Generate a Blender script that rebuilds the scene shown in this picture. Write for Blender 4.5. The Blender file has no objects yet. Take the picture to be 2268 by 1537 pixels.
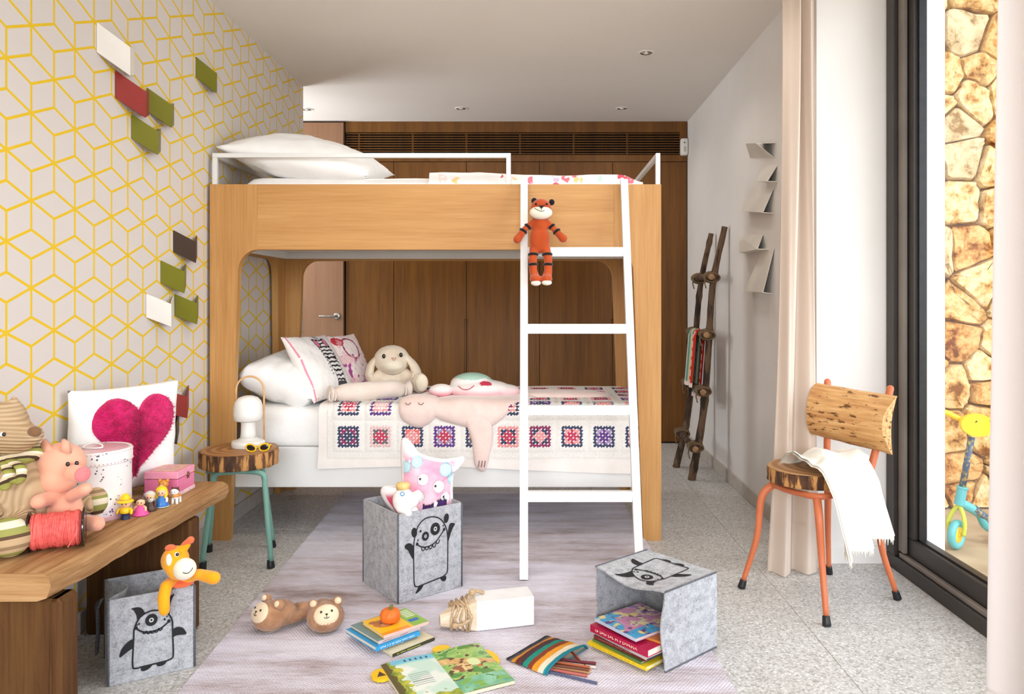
import bpy, bmesh, math, random
from mathutils import Vector, Matrix, noise
from math import sin, cos, pi, sqrt, radians, atan2
random.seed(7)
SC = bpy.context.scene
COL = SC.collection
# ------------------------------------------------------------------ camera, sky, sun, daylight, exposure
F, CX, CY, EYE = 1671.0, 1186.0, 669.0, 1.11      # focal length and optical axis of the photograph, eye height
cam = bpy.data.objects.new('camera', bpy.data.cameras.new('camera'))
COL.objects.link(cam)
cam.location = (0, 0, EYE); cam.rotation_euler = (pi/2, 0, 0)
cam.data.sensor_width = 36; cam.data.lens = F/2268*36
cam.data.shift_x = (1134-CX)/2268; cam.data.shift_y = -(768.5-CY)/2268
cam.data.clip_start = .05
SC.camera = cam
world = bpy.data.worlds.new('sky'); SC.world = world; world.use_nodes = True
bg = world.node_tree.nodes['Background']
bg.inputs[0].default_value = (.82, .91, 1, 1); bg.inputs[1].default_value = 1.3
def lamp(name, kind, loc, rot, energy, color, **kw):
    l = bpy.data.lights.new(name, kind); l.energy = energy; l.color = color
    for k, v in kw.items(): setattr(l, k, v)
    o = bpy.data.objects.new(name, l); o.location = loc; o.rotation_euler = rot; COL.objects.link(o); return o
# sun high behind the house: runs along the window wall, strikes the garden wall
sun = lamp('sun', 'SUN', (3, -4, 6), (0, 0, 0), .8, (1, .88, .70), angle=.02)
sun.rotation_euler = Vector((-.03, .66, -.75)).to_track_quat('-Z', 'Y').to_euler()
# daylight coming in through the long window on the right; the lamp behind the camera is added, unseen fill
lamp('window_daylight', 'AREA', (4.2, .5, 1.9), (0, radians(90), 0), 130, (.90, .95, 1), shape='RECTANGLE', size=3.0, size_y=4.4)
lamp('rear_fill', 'AREA', (.2, -6, 2.6), (radians(83), 0, 0), 330, (.93, .96, 1), shape='RECTANGLE', size=4.5, size_y=2.2)
# daylight from the hallway that opens behind the end of the wallpapered wall
lamp('hall_daylight', 'AREA', (-2.56, 5.45, 1.7), (0, radians(-90), 0), 23, (.92, .96, 1), shape='RECTANGLE', size=1.4, size_y=.8)
# spot lamps in two ceiling rows; those without a fixture are added fill light
for i_ in range(5):
    for x_ in (-.543, .632):
        lamp('spotlight_beam', 'SPOT', (x_, 5.53-1.23*i_, 2.515), (0, 0, 0), 16 if i_ > 1 else 9, (1, .96, .90), spot_size=radians(150), spot_blend=1, shadow_soft_size=.10)
vs = SC.view_settings
vs.view_transform = 'Standard'; vs.look = 'None'; vs.gamma = 1; vs.use_curve_mapping = False
vs.exposure = 0.5

# ------------------------------------------------------------------ helpers
def at(px, py, Y):
    return Vector(((px-CX)/F*Y, Y, EYE-(py-CY)/F*Y))
def lin(c):
    c = c/255
    return c/12.92 if c <= .04045 else ((c+.055)/1.055)**2.4
def C(r, g, b): return (lin(r), lin(g), lin(b), 1)
def mixc(a, b, t):
    t = max(0, min(1, t)); return tuple(a[i]*(1-t)+b[i]*t for i in range(4))

class MB:
    def __init__(s): s.v = []; s.f = []; s.m = []; s.sm = []; s.c = []; s.mat = 0; s.smooth = True
    def add(s, verts, faces, smooth=None, cols=None):
        o = len(s.v); s.v += [Vector(p) for p in verts]
        if cols: s.c += cols
        for f in faces:
            s.f.append([i+o for i in f]); s.m.append(s.mat); s.sm.append(s.smooth if smooth is None else smooth)
        return s
    def hull(s, pts, smooth=False):
        bm = bmesh.new()
        for p in pts: bm.verts.new(p)
        bmesh.ops.convex_hull(bm, input=bm.verts)
        bmesh.ops.delete(bm, geom=[v for v in bm.verts if not v.link_faces], context='VERTS')
        bm.verts.index_update()
        s.add([v.co.copy() for v in bm.verts], [[v.index for v in f.verts] for f in bm.faces], smooth)
        bm.free(); return s
    def box(s, x0, x1, y0, y1, z0, z1, b=0, M=None):
        vs = []; fs = []
        x0, x1 = min(x0, x1), max(x0, x1); y0, y1 = min(y0, y1), max(y0, y1); z0, z1 = min(z0, z1), max(z0, z1)
        b = min(b, (x1-x0)*.45, (y1-y0)*.45, (z1-z0)*.45)
        X, Y, Z = (x0, x1), (y0, y1), (z0, z1)
        if b <= 0:
            vs = [(X[i], Y[j], Z[k]) for i in (0, 1) for j in (0, 1) for k in (0, 1)]
            fs = [(0, 1, 3, 2), (4, 6, 7, 5), (0, 4, 5, 1), (2, 3, 7, 6), (0, 2, 6, 4), (1, 5, 7, 3)]
        else:
            idx = {}
            for i in (0, 1):
                for j in (0, 1):
                    for k in (0, 1):
                        p = [X[i], Y[j], Z[k]]; ins = [X[i]+(b if i == 0 else -b), Y[j]+(b if j == 0 else -b), Z[k]+(b if k == 0 else -b)]
                        for a in range(3):
                            q = list(ins); q[a] = p[a]; idx[(i, j, k, a)] = len(vs); vs.append(q)
            def g(c, a): return idx[(c[0], c[1], c[2], a)]
            for a in range(3):
                o1, o2 = (a+1) % 3, (a+2) % 3
                for e in (0, 1):
                    cs = []
                    for (p, q) in ((0, 0), (1, 0), (1, 1), (0, 1)):
                        c = [0, 0, 0]; c[a] = e; c[o1] = p; c[o2] = q; cs.append(c)
                    f = [g(c, a) for c in cs]
                    fs.append(f if e else f[::-1])
                for (p, q) in ((0, 0), (1, 0), (1, 1), (0, 1)):
                    c0 = [0, 0, 0]; c0[o1] = p; c0[o2] = q; c1 = list(c0); c1[a] = 1
                    f = [g(c0, o1), g(c1, o1), g(c1, o2), g(c0, o2)]
                    fs.append(f if (p == q) else f[::-1])
            for i in (0, 1):
                for j in (0, 1):
                    for k in (0, 1):
                        f = [g((i, j, k), 0), g((i, j, k), 1), g((i, j, k), 2)]
                        fs.append(f if (i+j+k) % 2 else f[::-1])
        if M is not None: vs = [M @ Vector(p) for p in vs]
        return s.add(vs, fs, False)
    def grid(s, nu, nv, fn, smooth=True, cf=None, close_u=False):
        vs = [fn(i/nu, j/nv) for j in range(nv+1) for i in range(nu if close_u else nu+1)]
        cs = [cf(i/nu, j/nv) for j in range(nv+1) for i in range(nu if close_u else nu+1)] if cf else None
        w = nu if close_u else nu+1
        fs = []
        for j in range(nv):
            for i in range(nu):
                i2 = (i+1) % w if close_u else i+1
                fs.append((j*w+i, j*w+i2, (j+1)*w+i2, (j+1)*w+i))
        return s.add(vs, fs, smooth, cs)
    def ell(s, c, r, R=None, nu=20, nv=12, pw=1):
        c = Vector(c); r = (r, r, r) if not hasattr(r, '__len__') else r
        vs = []
        for j in range(1, nv):
            t = pi*j/nv
            for i in range(nu):
                a = 2*pi*i/nu
                p = Vector((r[0]*sin(t)*cos(a), r[1]*sin(t)*sin(a), r[2]*cos(t)))
                vs.append(c+((R @ p) if R else p))
        e = Vector((0, 0, r[2])); vs.append(c+((R @ e) if R else e)); vs.append(c-((R @ e) if R else e))
        n = len(vs); fs = []
        for j in range(nv-2):
            for i in range(nu):
                i2 = (i+1) % nu; fs.append((j*nu+i, (j+1)*nu+i, (j+1)*nu+i2, j*nu+i2))
        for i in range(nu):
            i2 = (i+1) % nu; fs.append((n-2, i, i2)); fs.append((n-1, (nv-2)*nu+i2, (nv-2)*nu+i))
        return s.add(vs, fs, True)
    def tube(s, path, r, n=12, closed=False, caps=True, flat=1.0, round_caps=False):
        P = [Vector(p) for p in path]; k = len(P)
        rr = [r]*k if not hasattr(r, '__len__') else list(r)
        if len(rr) != k:
            m_ = len(rr)-1; rr = [rr[min(m_-1, int(i/(k-1)*m_))]*(1-(i/(k-1)*m_-min(m_-1, int(i/(k-1)*m_))))+rr[min(m_-1, int(i/(k-1)*m_))+1]*(i/(k-1)*m_-min(m_-1, int(i/(k-1)*m_))) for i in range(k)]
        if round_caps and not closed:
            d0 = (P[0]-P[1]).normalized(); d1 = (P[-1]-P[-2]).normalized(); r0, r1 = rr[0], rr[-1]
            P = [P[0]+d0*r0*.98, P[0]+d0*r0*.8, P[0]+d0*r0*.45]+P+[P[-1]+d1*r1*.45, P[-1]+d1*r1*.8, P[-1]+d1*r1*.98]
            rr = [r0*.2, r0*.6, r0*.89]+rr+[r1*.89, r1*.6, r1*.2]; k = len(P)
        T = []
        for i in range(k):
            a = P[(i-1) % k] if (closed or i > 0) else P[i]; b = P[(i+1) % k] if (closed or i < k-1) else P[i]
            T.append((b-a).normalized())
        up = Vector((0, 0, 1)) if abs(T[0].z) < .9 else Vector((1, 0, 0))
        N = (up-T[0]*up.dot(T[0])).normalized(); vs = []
        for i in range(k):
            N = (N-T[i]*N.dot(T[i])); N = N.normalized() if N.length > 1e-6 else T[i].orthogonal().normalized()
            B = T[i].cross(N)
            for j in range(n):
                a = 2*pi*j/n; vs.append(P[i]+(N*cos(a)*flat+B*sin(a))*rr[i])
        fs = []
        for i in range(k if closed else k-1):
            i2 = (i+1) % k
            for j in range(n):
                j2 = (j+1) % n; fs.append((i*n+j, i2*n+j, i2*n+j2, i*n+j2))
        if caps and not closed:
            fs.append(tuple(range(n))); fs.append(tuple((k-1)*n+j for j in range(n-1, -1, -1)))
        return s.add(vs, [f[::-1] for f in fs], True)
    def lathe(s, prof, n=28, c=(0, 0, 0), M=None, wob=None):
        vs = []; k = len(prof); c = Vector(c)
        for (r, z) in prof:
            for i in range(n):
                a = 2*pi*i/n; q = r*(wob(a) if wob else 1)
                p = Vector((q*cos(a), q*sin(a), z)); vs.append(c+((M @ p) if M else p))
        fs = []
        for j in range(k-1):
            for i in range(n):
                i2 = (i+1) % n; fs.append((j*n+i, j*n+i2, (j+1)*n+i2, (j+1)*n+i))
        fs.append(tuple(range(n-1, -1, -1))); fs.append(tuple((k-1)*n+i for i in range(n)))
        return s.add(vs, fs, True)
    def prism(s, poly, fn, t):
        """2D outline extruded: fn(x, y, d) gives the 3D point at depth d"""
        n = len(poly); vs = [fn(x, y, 0) for x, y in poly]+[fn(x, y, t) for x, y in poly]
        fs = [tuple(range(n)), tuple(range(2*n-1, n-1, -1))]+[(i, i+n, (i+1) % n+n, (i+1) % n) for i in range(n)]
        return s.add(vs, fs, False)
    def xf(s, M): s.v = [M @ p for p in s.v]; return s

def root_of(o):
    while o.parent: o = o.parent
    return o
def part(name, mb, m, parent=None, sharp=None, world=True, fixn=True):
    """one mesh object; the shapes are given in world space and stored in the space of the thing they belong to"""
    me = bpy.data.meshes.new(name)
    vs = mb.v
    if parent is not None and world:
        inv = root_of(parent).matrix_basis.inverted(); vs = [inv @ p for p in vs]
    me.from_pydata([tuple(p) for p in vs], [], mb.f)
    ms = m if isinstance(m, (list, tuple)) else [m]
    for q in ms: me.materials.append(q)
    if len(ms) > 1: me.polygons.foreach_set('material_index', mb.m)
    me.polygons.foreach_set('use_smooth', mb.sm)
    if mb.c and len(mb.c) == len(mb.v):
        ca = me.color_attributes.new('Col', 'FLOAT_COLOR', 'POINT')
        ca.data.foreach_set('color', [x for c in mb.c for x in c])
    me.update()
    if fixn:
        bm = bmesh.new(); bm.from_mesh(me); bmesh.ops.recalc_face_normals(bm, faces=bm.faces); bm.to_mesh(me); bm.free()
    if sharp: me.set_sharp_from_angle(angle=radians(sharp))
    o = bpy.data.objects.new(name, me); COL.objects.link(o)
    if parent is not None: o.parent = parent
    return o
def tag(o, label, cat, group=None):
    o['label'] = label; o['category'] = cat
    if group: o['group'] = group
    return o
def thing(name, label, cat, loc=(0, 0, 0), rz=0, group=None, M=None):
    o = bpy.data.objects.new(name, None); o.empty_display_size = .05; COL.objects.link(o)
    o.location = loc; o.rotation_euler = (0, 0, rz)
    if M is not None: o.matrix_basis = M
    return tag(o, label, cat, group)
def struct(name, mb, m, parent=None, **k):
    o = part(name, mb, m, parent, **k)
    if parent is None: o['kind'] = 'structure'
    return o
def blob(name, m, parent, fn, vox=.006, sm=6, jit=0):
    """overlapping balls and limbs fused into one continuous skin"""
    mb = MB(); fn(mb)
    me = bpy.data.meshes.new(name); me.from_pydata([tuple(p) for p in mb.v], [], mb.f)
    o = bpy.data.objects.new(name, me); COL.objects.link(o)
    r = o.modifiers.new('r', 'REMESH'); r.mode = 'VOXEL'; r.voxel_size = vox
    q = o.modifiers.new('s', 'SMOOTH'); q.factor = .5; q.iterations = sm
    dg = bpy.context.evaluated_depsgraph_get()
    m2 = bpy.data.meshes.new_from_object(o.evaluated_get(dg))
    bpy.data.objects.remove(o); bpy.data.meshes.remove(me)
    out = MB(); out.v = [v.co.copy() for v in m2.vertices]; out.f = [list(p.vertices) for p in m2.polygons]
    if jit:
        for i, v in enumerate(m2.vertices): out.v[i] += v.normal*random.uniform(-jit, jit)
    out.m = [0]*len(out.f); out.sm = [True]*len(out.f)
    bpy.data.meshes.remove(m2)
    return part(name, out, m, parent, fixn=False)
def copy_tree(o, parent=None):
    c = o.copy(); COL.objects.link(c)
    if parent is not None: c.parent = parent
    for ch in list(o.children): copy_tree(ch, c)
    return c
def smoothstep(a, b, x):
    t = max(0, min(1, (x-a)/(b-a))); return t*t*(3-2*t)
def bez(pts, n=24):
    """smooth curve through points (Catmull-Rom)"""
    P = [Vector(p) for p in pts]; P = [P[0]*2-P[1]]+P+[P[-1]*2-P[-2]]; out = []
    seg = len(P)-3
    for i in range(seg):
        for k in range(n//seg+1):
            t = k/(n//seg+1); a, b, c, d = P[i:i+4]
            out.append(.5*((2*b)+(c-a)*t+(2*a-5*b+4*c-d)*t*t+(3*b-a-3*c+d)*t*t*t))
    out.append(P[-2]); return out
def fbm(x, y, z=0, o=3): return noise.fractal(Vector((x, y, z)), 1, 2, o)

# ------------------------------------------------------------------ materials
class E:
    """arithmetic on shader sockets"""
    nt = None
    def __init__(s, k): s.k = k
    def op(s, o, b=None, c=None):
        n = E.nt.nodes.new('ShaderNodeMath'); n.operation = o
        for i, x in enumerate((s, b, c)):
            if x is None: continue
            if isinstance(x, E): E.nt.links.new(x.k, n.inputs[i])
            else: n.inputs[i].default_value = x
        return E(n.outputs[0])
    def __add__(s, b): return s.op('ADD', b)
    def __sub__(s, b): return s.op('SUBTRACT', b)
    def __mul__(s, b): return s.op('MULTIPLY', b)
    def __truediv__(s, b): return s.op('DIVIDE', b)
def new_mat(name):
    m = bpy.data.materials.new(name); m.use_nodes = True; nt = m.node_tree; E.nt = nt
    return m, nt, nt.nodes['Principled BSDF']
def nd(nt, t, **kw):
    n = nt.nodes.new(t)
    for k, v in kw.items():
        if k in n.inputs: n.inputs[k].default_value = v
        else: setattr(n, k, v)
    return n
def coords(nt, scale=(1, 1, 1), kind='Object', rot=(0, 0, 0)):
    tc = nt.nodes.new('ShaderNodeTexCoord'); mp = nt.nodes.new('ShaderNodeMapping')
    mp.inputs['Scale'].default_value = scale; mp.inputs['Rotation'].default_value = rot
    nt.links.new(tc.outputs[kind], mp.inputs[0]); return mp.outputs[0]
def add_bump(nt, bs, h, strength, dist=.002):
    b = nd(nt, 'ShaderNodeBump', Strength=strength, Distance=dist); nt.links.new(h, b.inputs['Height']); nt.links.new(b.outputs[0], bs.inputs['Normal'])
def ramp(nt, fac, stops, interp='LINEAR'):
    r = nt.nodes.new('ShaderNodeValToRGB'); r.color_ramp.interpolation = interp
    el = r.color_ramp.elements
    while len(el) < len(stops): el.new(.5)
    for e, (p, c) in zip(el, stops): e.position = p; e.color = c
    nt.links.new(fac, r.inputs[0]); return r.outputs[0]
def mat(name, c, c2=None, rough=.6, sc=(8, 8, 8), detail=4, bump=0, bsc=(300, 300, 300), metal=0, spec=.4, sheen=0, lo=.35, hi=.65, dist=.002):
    m, nt, bs = new_mat(name)
    bs.inputs['Roughness'].default_value = rough; bs.inputs['Metallic'].default_value = metal
    bs.inputs['Specular IOR Level'].default_value = spec
    if sheen: bs.inputs['Sheen Weight'].default_value = sheen
    if c2 is None: c2 = tuple(min(1, x*.9) for x in c[:3])+(1,)
    n = nd(nt, 'ShaderNodeTexNoise', Scale=1.0, Detail=detail); nt.links.new(coords(nt, sc), n.inputs['Vector'])
    nt.links.new(ramp(nt, n.outputs[0], [(lo, c), (hi, c2)]), bs.inputs['Base Color'])
    if bump:
        n2 = nd(nt, 'ShaderNodeTexNoise', Scale=1.0, Detail=3); nt.links.new(coords(nt, bsc), n2.inputs['Vector'])
        add_bump(nt, bs, n2.outputs[0], bump, dist)
    return m
def wood(name, c, c2, axis='z', fine=1.0, rough=.5, contrast=(.3, .72), bump=.15, c3=None):
    """oak veneer: pores drawn out along one axis over slow tone drifts"""
    m, nt, bs = new_mat(name); bs.inputs['Roughness'].default_value = rough; bs.inputs['Specular IOR Level'].default_value = .3
    s = [170*fine]*3; s['xyz'.index(axis)] = 4*fine
    n = nd(nt, 'ShaderNodeTexNoise', Scale=1.0, Detail=5, Roughness=.6); nt.links.new(coords(nt, s), n.inputs['Vector'])
    s2 = [22*fine]*3; s2['xyz'.index(axis)] = 1.2*fine
    n2 = nd(nt, 'ShaderNodeTexNoise', Scale=1.0, Detail=3); nt.links.new(coords(nt, s2), n2.inputs['Vector'])
    f = E(n.outputs[0])*.55+E(n2.outputs[0])*.45
    st = [(contrast[0], c2), (contrast[1], c)]
    if c3: st = [(contrast[0]-.08, c3)]+st
    nt.links.new(ramp(nt, f.k, st), bs.inputs['Base Color'])
    add_bump(nt, bs, n.outputs[0], bump, .001); return m
def cmat(name, rough=.8, bump=.2, bsc=500, spec=.25, sheen=0):
    """printed or painted surface: colour from the mesh's print, weave in the relief"""
    m, nt, bs = new_mat(name); bs.inputs['Roughness'].default_value = rough; bs.inputs['Specular IOR Level'].default_value = spec
    if sheen: bs.inputs['Sheen Weight'].default_value = sheen
    a = nt.nodes.new('ShaderNodeVertexColor'); a.layer_name = 'Col'; nt.links.new(a.outputs[0], bs.inputs['Base Color'])
    if bump:
        n = nd(nt, 'ShaderNodeTexNoise', Scale=bsc, Detail=2); nt.links.new(coords(nt), n.inputs['Vector']); add_bump(nt, bs, n.outputs[0], bump, .001)
    return m
def stripes(name, axis, period, cols, rough=.9, rot=(0, 0, 0), rib=0):
    m, nt, bs = new_mat(name); bs.inputs['Roughness'].default_value = rough; bs.inputs['Specular IOR Level'].default_value = .15
    sx = nt.nodes.new('ShaderNodeSeparateXYZ'); nt.links.new(coords(nt, rot=rot), sx.inputs[0])
    v = E(sx.outputs['xyz'.index(axis)]); f = (v/period).op('FRACT')
    nt.links.new(ramp(nt, f.k, [(i/len(cols), c) for i, c in enumerate(cols)], 'CONSTANT'), bs.inputs['Base Color'])
    if rib:
        w = (v*(2*pi/rib)).op('SINE'); add_bump(nt, bs, w.k, .5, .002)
    return m
def cloth_mat(name, c, transl=.35, rough=.9):
    m, nt, bs = new_mat(name); bs.inputs['Base Color'].default_value = c; bs.inputs['Roughness'].default_value = rough; bs.inputs['Specular IOR Level'].default_value = .1
    n = nd(nt, 'ShaderNodeTexNoise', Scale=700, Detail=1); nt.links.new(coords(nt), n.inputs['Vector']); add_bump(nt, bs, n.outputs[0], .1, .001)
    t = nd(nt, 'ShaderNodeBsdfTranslucent', Color=c); mx = nd(nt, 'ShaderNodeMixShader', Fac=transl)
    out = nt.nodes['Material Output']
    nt.links.new(bs.outputs[0], mx.inputs[1]); nt.links.new(t.outputs[0], mx.inputs[2]); nt.links.new(mx.outputs[0], out.inputs['Surface'])
    return m

MT = {}
MT['white_paint'] = mat('white_paint', C(240, 238, 233), C(236, 233, 228), .55, (3, 3, 3))
MT['wall'] = mat('wall_paint', C(236, 233, 230), C(230, 227, 223), .9, (2, 2, 2), bump=.05, bsc=(150,)*3)
MT['ceiling'] = mat('ceiling_paint', C(240, 235, 229), C(237, 232, 226), .9, (1.5,)*3)
MT['oak_z'] = wood('oak_upright_grain', C(205, 157, 98), C(174, 121, 64), 'z')
MT['oak_x'] = wood('oak_level_grain', C(205, 157, 98), C(176, 123, 66), 'x')
MT['oak_y'] = wood('oak_depth_grain', C(198, 152, 94), C(172, 120, 64), 'y')
MT['veneer'] = wood('wardrobe_veneer', C(134, 86, 24), C(84, 48, 8), 'z', .8, c3=C(64, 36, 6))
MT['veneer_x'] = wood('wardrobe_header_veneer', C(136, 88, 26), C(86, 50, 10), 'z', .8)
MT['door_oak'] = wood('door_oak', C(152, 114, 86), C(128, 92, 66), 'z', .7)
MT['dark'] = mat('dark_void', C(34, 26, 20), None, .9)
MT['black'] = mat('black_plastic', C(24, 24, 25), C(34, 34, 35), .4, (30,)*3)
MT['chrome'] = mat('brushed_steel', C(190, 185, 178), C(160, 156, 150), .3, (40, 40, 40), metal=1)
MT['bronze'] = mat('bronze_aluminium', C(54, 49, 46), C(48, 44, 41), .42, (6,)*3, spec=.4)
MT['bronze_light'] = mat('bronze_aluminium_ledge', C(128, 120, 112), C(116, 108, 101), .35, (6,)*3)
MT['white_cotton'] = mat('white_cotton', C(249, 248, 246), C(243, 241, 238), .95, (9,)*3, bump=.25, bsc=(40,)*3, spec=.1, dist=.006)
MT['paper'] = mat('page_edges', C(236, 228, 212), C(205, 196, 180), .8, (5, 5, 900))

# ------------------------------------------------------------------ the room
LW, RW, JW = -1.53, 1.196, 1.742     # wallpapered wall, right wall, outer end of the right wall's thickness
CEIL, BACK, RET, LEND = 2.53, 5.93, 3.21, 4.97
def wallpaper():
    m, nt, bs = new_mat('cube_wallpaper'); bs.inputs['Roughness'].default_value = .85; bs.inputs['Specular IOR Level'].default_value = .2
    sx = nt.nodes.new('ShaderNodeSeparateXYZ'); nt.links.new(coords(nt), sx.inputs[0])
    u = (E(sx.outputs[1])-(2.181-.1084*40))/.1084; z = E(sx.outputs[2])
    e = .0885
    f = u.op('PINGPONG', 1.0); t = (z-1.551)/e
    def near(x): return x.op('WRAP', 1.5, -1.5).op('ABSOLUTE')
    rise = t-f*.5; fall = t+f*.5
    dd = near(rise).op('MINIMUM', near(rise-1)).op('MINIMUM', near(fall)).op('MINIMUM', near(fall+1))*(e*.92)
    l1 = dd.op('LESS_THAN', .0044)
    v0 = (f*.1084).op('LESS_THAN', .0047)*near(t).op('LESS_THAN', 1.0)
    v1 = ((f*-1.0+1.0)*.1084).op('LESS_THAN', .0047)*near(t-1.5).op('LESS_THAN', 1.0)
    k = l1.op('MAXIMUM', v0).op('MAXIMUM', v1)
    mx = nt.nodes.new('ShaderNodeMix'); mx.data_type = 'RGBA'; nt.links.new(k.k, mx.inputs[0])
    mx.inputs[6].default_value = C(214, 206, 200); mx.inputs[7].default_value = C(228, 190, 46)
    nt.links.new(mx.outputs[2], bs.inputs['Base Color']); return m
struct('wall_left', MB().box(LW-.16, LW, -1.8, LEND, -.02, CEIL), wallpaper())
struct('wall_alcove', MB().box(-2.75, -2.6, LEND-.5, BACK+.3, -.02, CEIL), MT['wall'])
struct('wall_back', MB().box(-2.75, JW, BACK+.28, BACK+.4, -.02, CEIL), MT['wall'])
# the right wall is a thick block whose end shows as the bright return beside the curtain and outside as a white pier
struct('wall_right', MB().box(RW, JW, RET, BACK+.4, -.02, CEIL+.3), MT['wall'])
struct('wall_over_window', MB().box(1.45, 1.64, -1.8, RET, 2.46, CEIL+.1), MT['wall'])
struct('ceiling', MB().box(-2.75, 1.64, -1.8, BACK+.4, CEIL, CEIL+.2), MT['ceiling'])
def terrazzo():
    m, nt, bs = new_mat('terrazzo'); bs.inputs['Roughness'].default_value = .42; bs.inputs['Specular IOR Level'].default_value = .4
    co = coords(nt)
    v = nd(nt, 'ShaderNodeTexVoronoi', Scale=150.0); nt.links.new(co, v.inputs['Vector'])
    n = nd(nt, 'ShaderNodeTexNoise', Scale=3.0, Detail=3); nt.links.new(co, n.inputs['Vector'])
    sp = nt.nodes.new('ShaderNodeSeparateColor'); nt.links.new(v.outputs['Color'], sp.inputs[0])
    chips = ramp(nt, sp.outputs[0], [(0, C(172, 170, 166)), (.15, C(198, 196, 194)), (.45, C(211, 210, 208)), (.8, C(221, 220, 219)), (.94, C(236, 235, 234))], 'CONSTANT')
    edge = ramp(nt, v.outputs['Distance'], [(.25, (1, 1, 1, 1)), (.55, (.86, .85, .83, 1))])
    mx = nt.nodes.new('ShaderNodeMix'); mx.data_type = 'RGBA'; mx.blend_type = 'MULTIPLY'; mx.inputs[0].default_value = 1
    nt.links.new(chips, mx.inputs[6]); nt.links.new(edge, mx.inputs[7])
    mx2 = nt.nodes.new('ShaderNodeMix'); mx2.data_type = 'RGBA'; mx2.blend_type = 'MULTIPLY'; mx2.inputs[0].default_value = .5
    nt.links.new(mx.outputs[2], mx2.inputs[6]); nt.links.new(ramp(nt, n.outputs[0], [(.3, (.86, .86, .86, 1)), (.7, (1, 1, 1, 1))]), mx2.inputs[7])
    nt.links.new(mx2.outputs[2], bs.inputs['Base Color']); return m
MT['terrazzo'] = terrazzo()
MT['grout'] = mat('grout', C(200, 195, 188), None, .9, (40,)*3)
floor = struct('floor', MB().box(-2.75, 1.64, -1.8, BACK+.4, -.06, -.003), MT['grout'])
TS = .6
for i in range(-4, 3):
    for j in range(-2, 6):
        x0 = -.27+i*TS; y0 = 2.49+j*TS
        x1 = min(x0+TS, 1.6); x0 = max(x0, -2.6)
        if x1-x0 < .05: continue
        part('tile', MB().box(x0+.0009, x1-.0009, y0+.0009, y0+TS-.0009, -.03, 0, .0006), MT['terrazzo'], floor)
MT['skirting'] = mat('skirting_stone', C(196, 188, 178), C(184, 176, 166), .5, (30,)*3)
struct('baseboard_left', MB().box(LW, LW+.012, -1.8, LEND, 0, .075, .002), MT['skirting'])
bl = struct('baseboard_right', MB().box(RW-.012, RW, RET+.001, BACK, 0, .075, .002), MT['skirting'])
struct('baseboard_return', MB().box(RW-.012, 1.47, RET-.012, RET, 0, .075, .002), MT['wall'])

# window: bronze frame with a fixed surround and a sliding sash
win = struct('window_1', MB().box(1.49, 1.62, -1.8, 3.205, -.005, .055, .003).box(1.49, 1.62, 3.135, 3.205, .055, 2.46, .003).box(1.49, 1.62, -1.8, 3.135, 2.40, 2.46, .003), MT['bronze'])
part('sash', MB().box(1.525, 1.585, -1.7, 3.13, .058, .145, .004).box(1.525, 1.585, 3.05, 3.13, .145, 2.397, .004), MT['bronze'], win)
part('track_ledge', MB().box(1.503, 1.522, -1.7, 3.12, .056, .075, .002).box(1.5055, 1.522, 3.085, 3.132, .08, 2.39, .002), MT['bronze_light'], win)
part('gasket', MB().box(1.545, 1.575, -1.7, 3.049, .1455, .153).box(1.545, 1.575, 3.036, 3.0495, .146, 2.39), MT['black'], win)
gm, nt, bs = new_mat('window_glass')
bs.inputs['Base Color'].default_value = (1, 1, 1, 1); bs.inputs['Roughness'].default_value = 0
tr = nd(nt, 'ShaderNodeBsdfTransparent'); gl = nd(nt, 'ShaderNodeBsdfGlossy', Roughness=.02); mx = nt.nodes.new('ShaderNodeMixShader'); mx.inputs[0].default_value = .05; nt.links.new(tr.outputs[0], mx.inputs[1]); nt.links.new(gl.outputs[0], mx.inputs[2])
nt.links.new(mx.outputs[0], nt.nodes['Material Output'].inputs['Surface'])
part('glass_pane', MB().box(1.553, 1.561, -1.7, 3.042, .15, 2.395), gm, win)

# ------------------------------------------------------------------ garden side
MT['ground'] = mat('sandy_paving', C(186, 166, 136), C(162, 140, 110), .9, (4,)*3, bump=.3, bsc=(40,)*3)
struct('ground_terrace', MB().box(1.6, 9, -14, 7, -.1, -.02).box(-9, 1.6, -14, -1.8, -.1, -.02), MT['ground'])
def stone_mat(name, a, b, c):
    m, nt, bs = new_mat(name); bs.inputs['Roughness'].default_value = .9; bs.inputs['Specular IOR Level'].default_value = .15
    co = coords(nt); n = nd(nt, 'ShaderNodeTexNoise', Scale=9.0, Detail=6, Roughness=.65); nt.links.new(co, n.inputs['Vector'])
    nt.links.new(ramp(nt, n.outputs[0], [(.38, c), (.46, a), (.56, b), (.66, a)]), bs.inputs['Base Color'])
    n2 = nd(nt, 'ShaderNodeTexNoise', Scale=34.0, Detail=5); nt.links.new(co, n2.inputs['Vector']); add_bump(nt, bs, n2.outputs[0], .8, .012); return m
SM = [stone_mat('limestone_ochre', C(194, 150, 88), C(220, 190, 140), C(128, 78, 34)), stone_mat('limestone_pale', C(206, 170, 112), C(228, 206, 164), C(154, 102, 48)),
      stone_mat('limestone_rust', C(188, 136, 76), C(216, 180, 124), C(118, 64, 30)), stone_mat('limestone_grey', C(192, 168, 128), C(212, 192, 156), C(146, 114, 74))]
MT['mortar'] = mat('earth_mortar', C(150, 112, 68), C(120, 84, 48), .95, (20,)*3)
gw = struct('wall_garden', MB().box(JW+.002, 4.2, 4.16, 4.4, -.02, 3.3), MT['mortar'])
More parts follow.
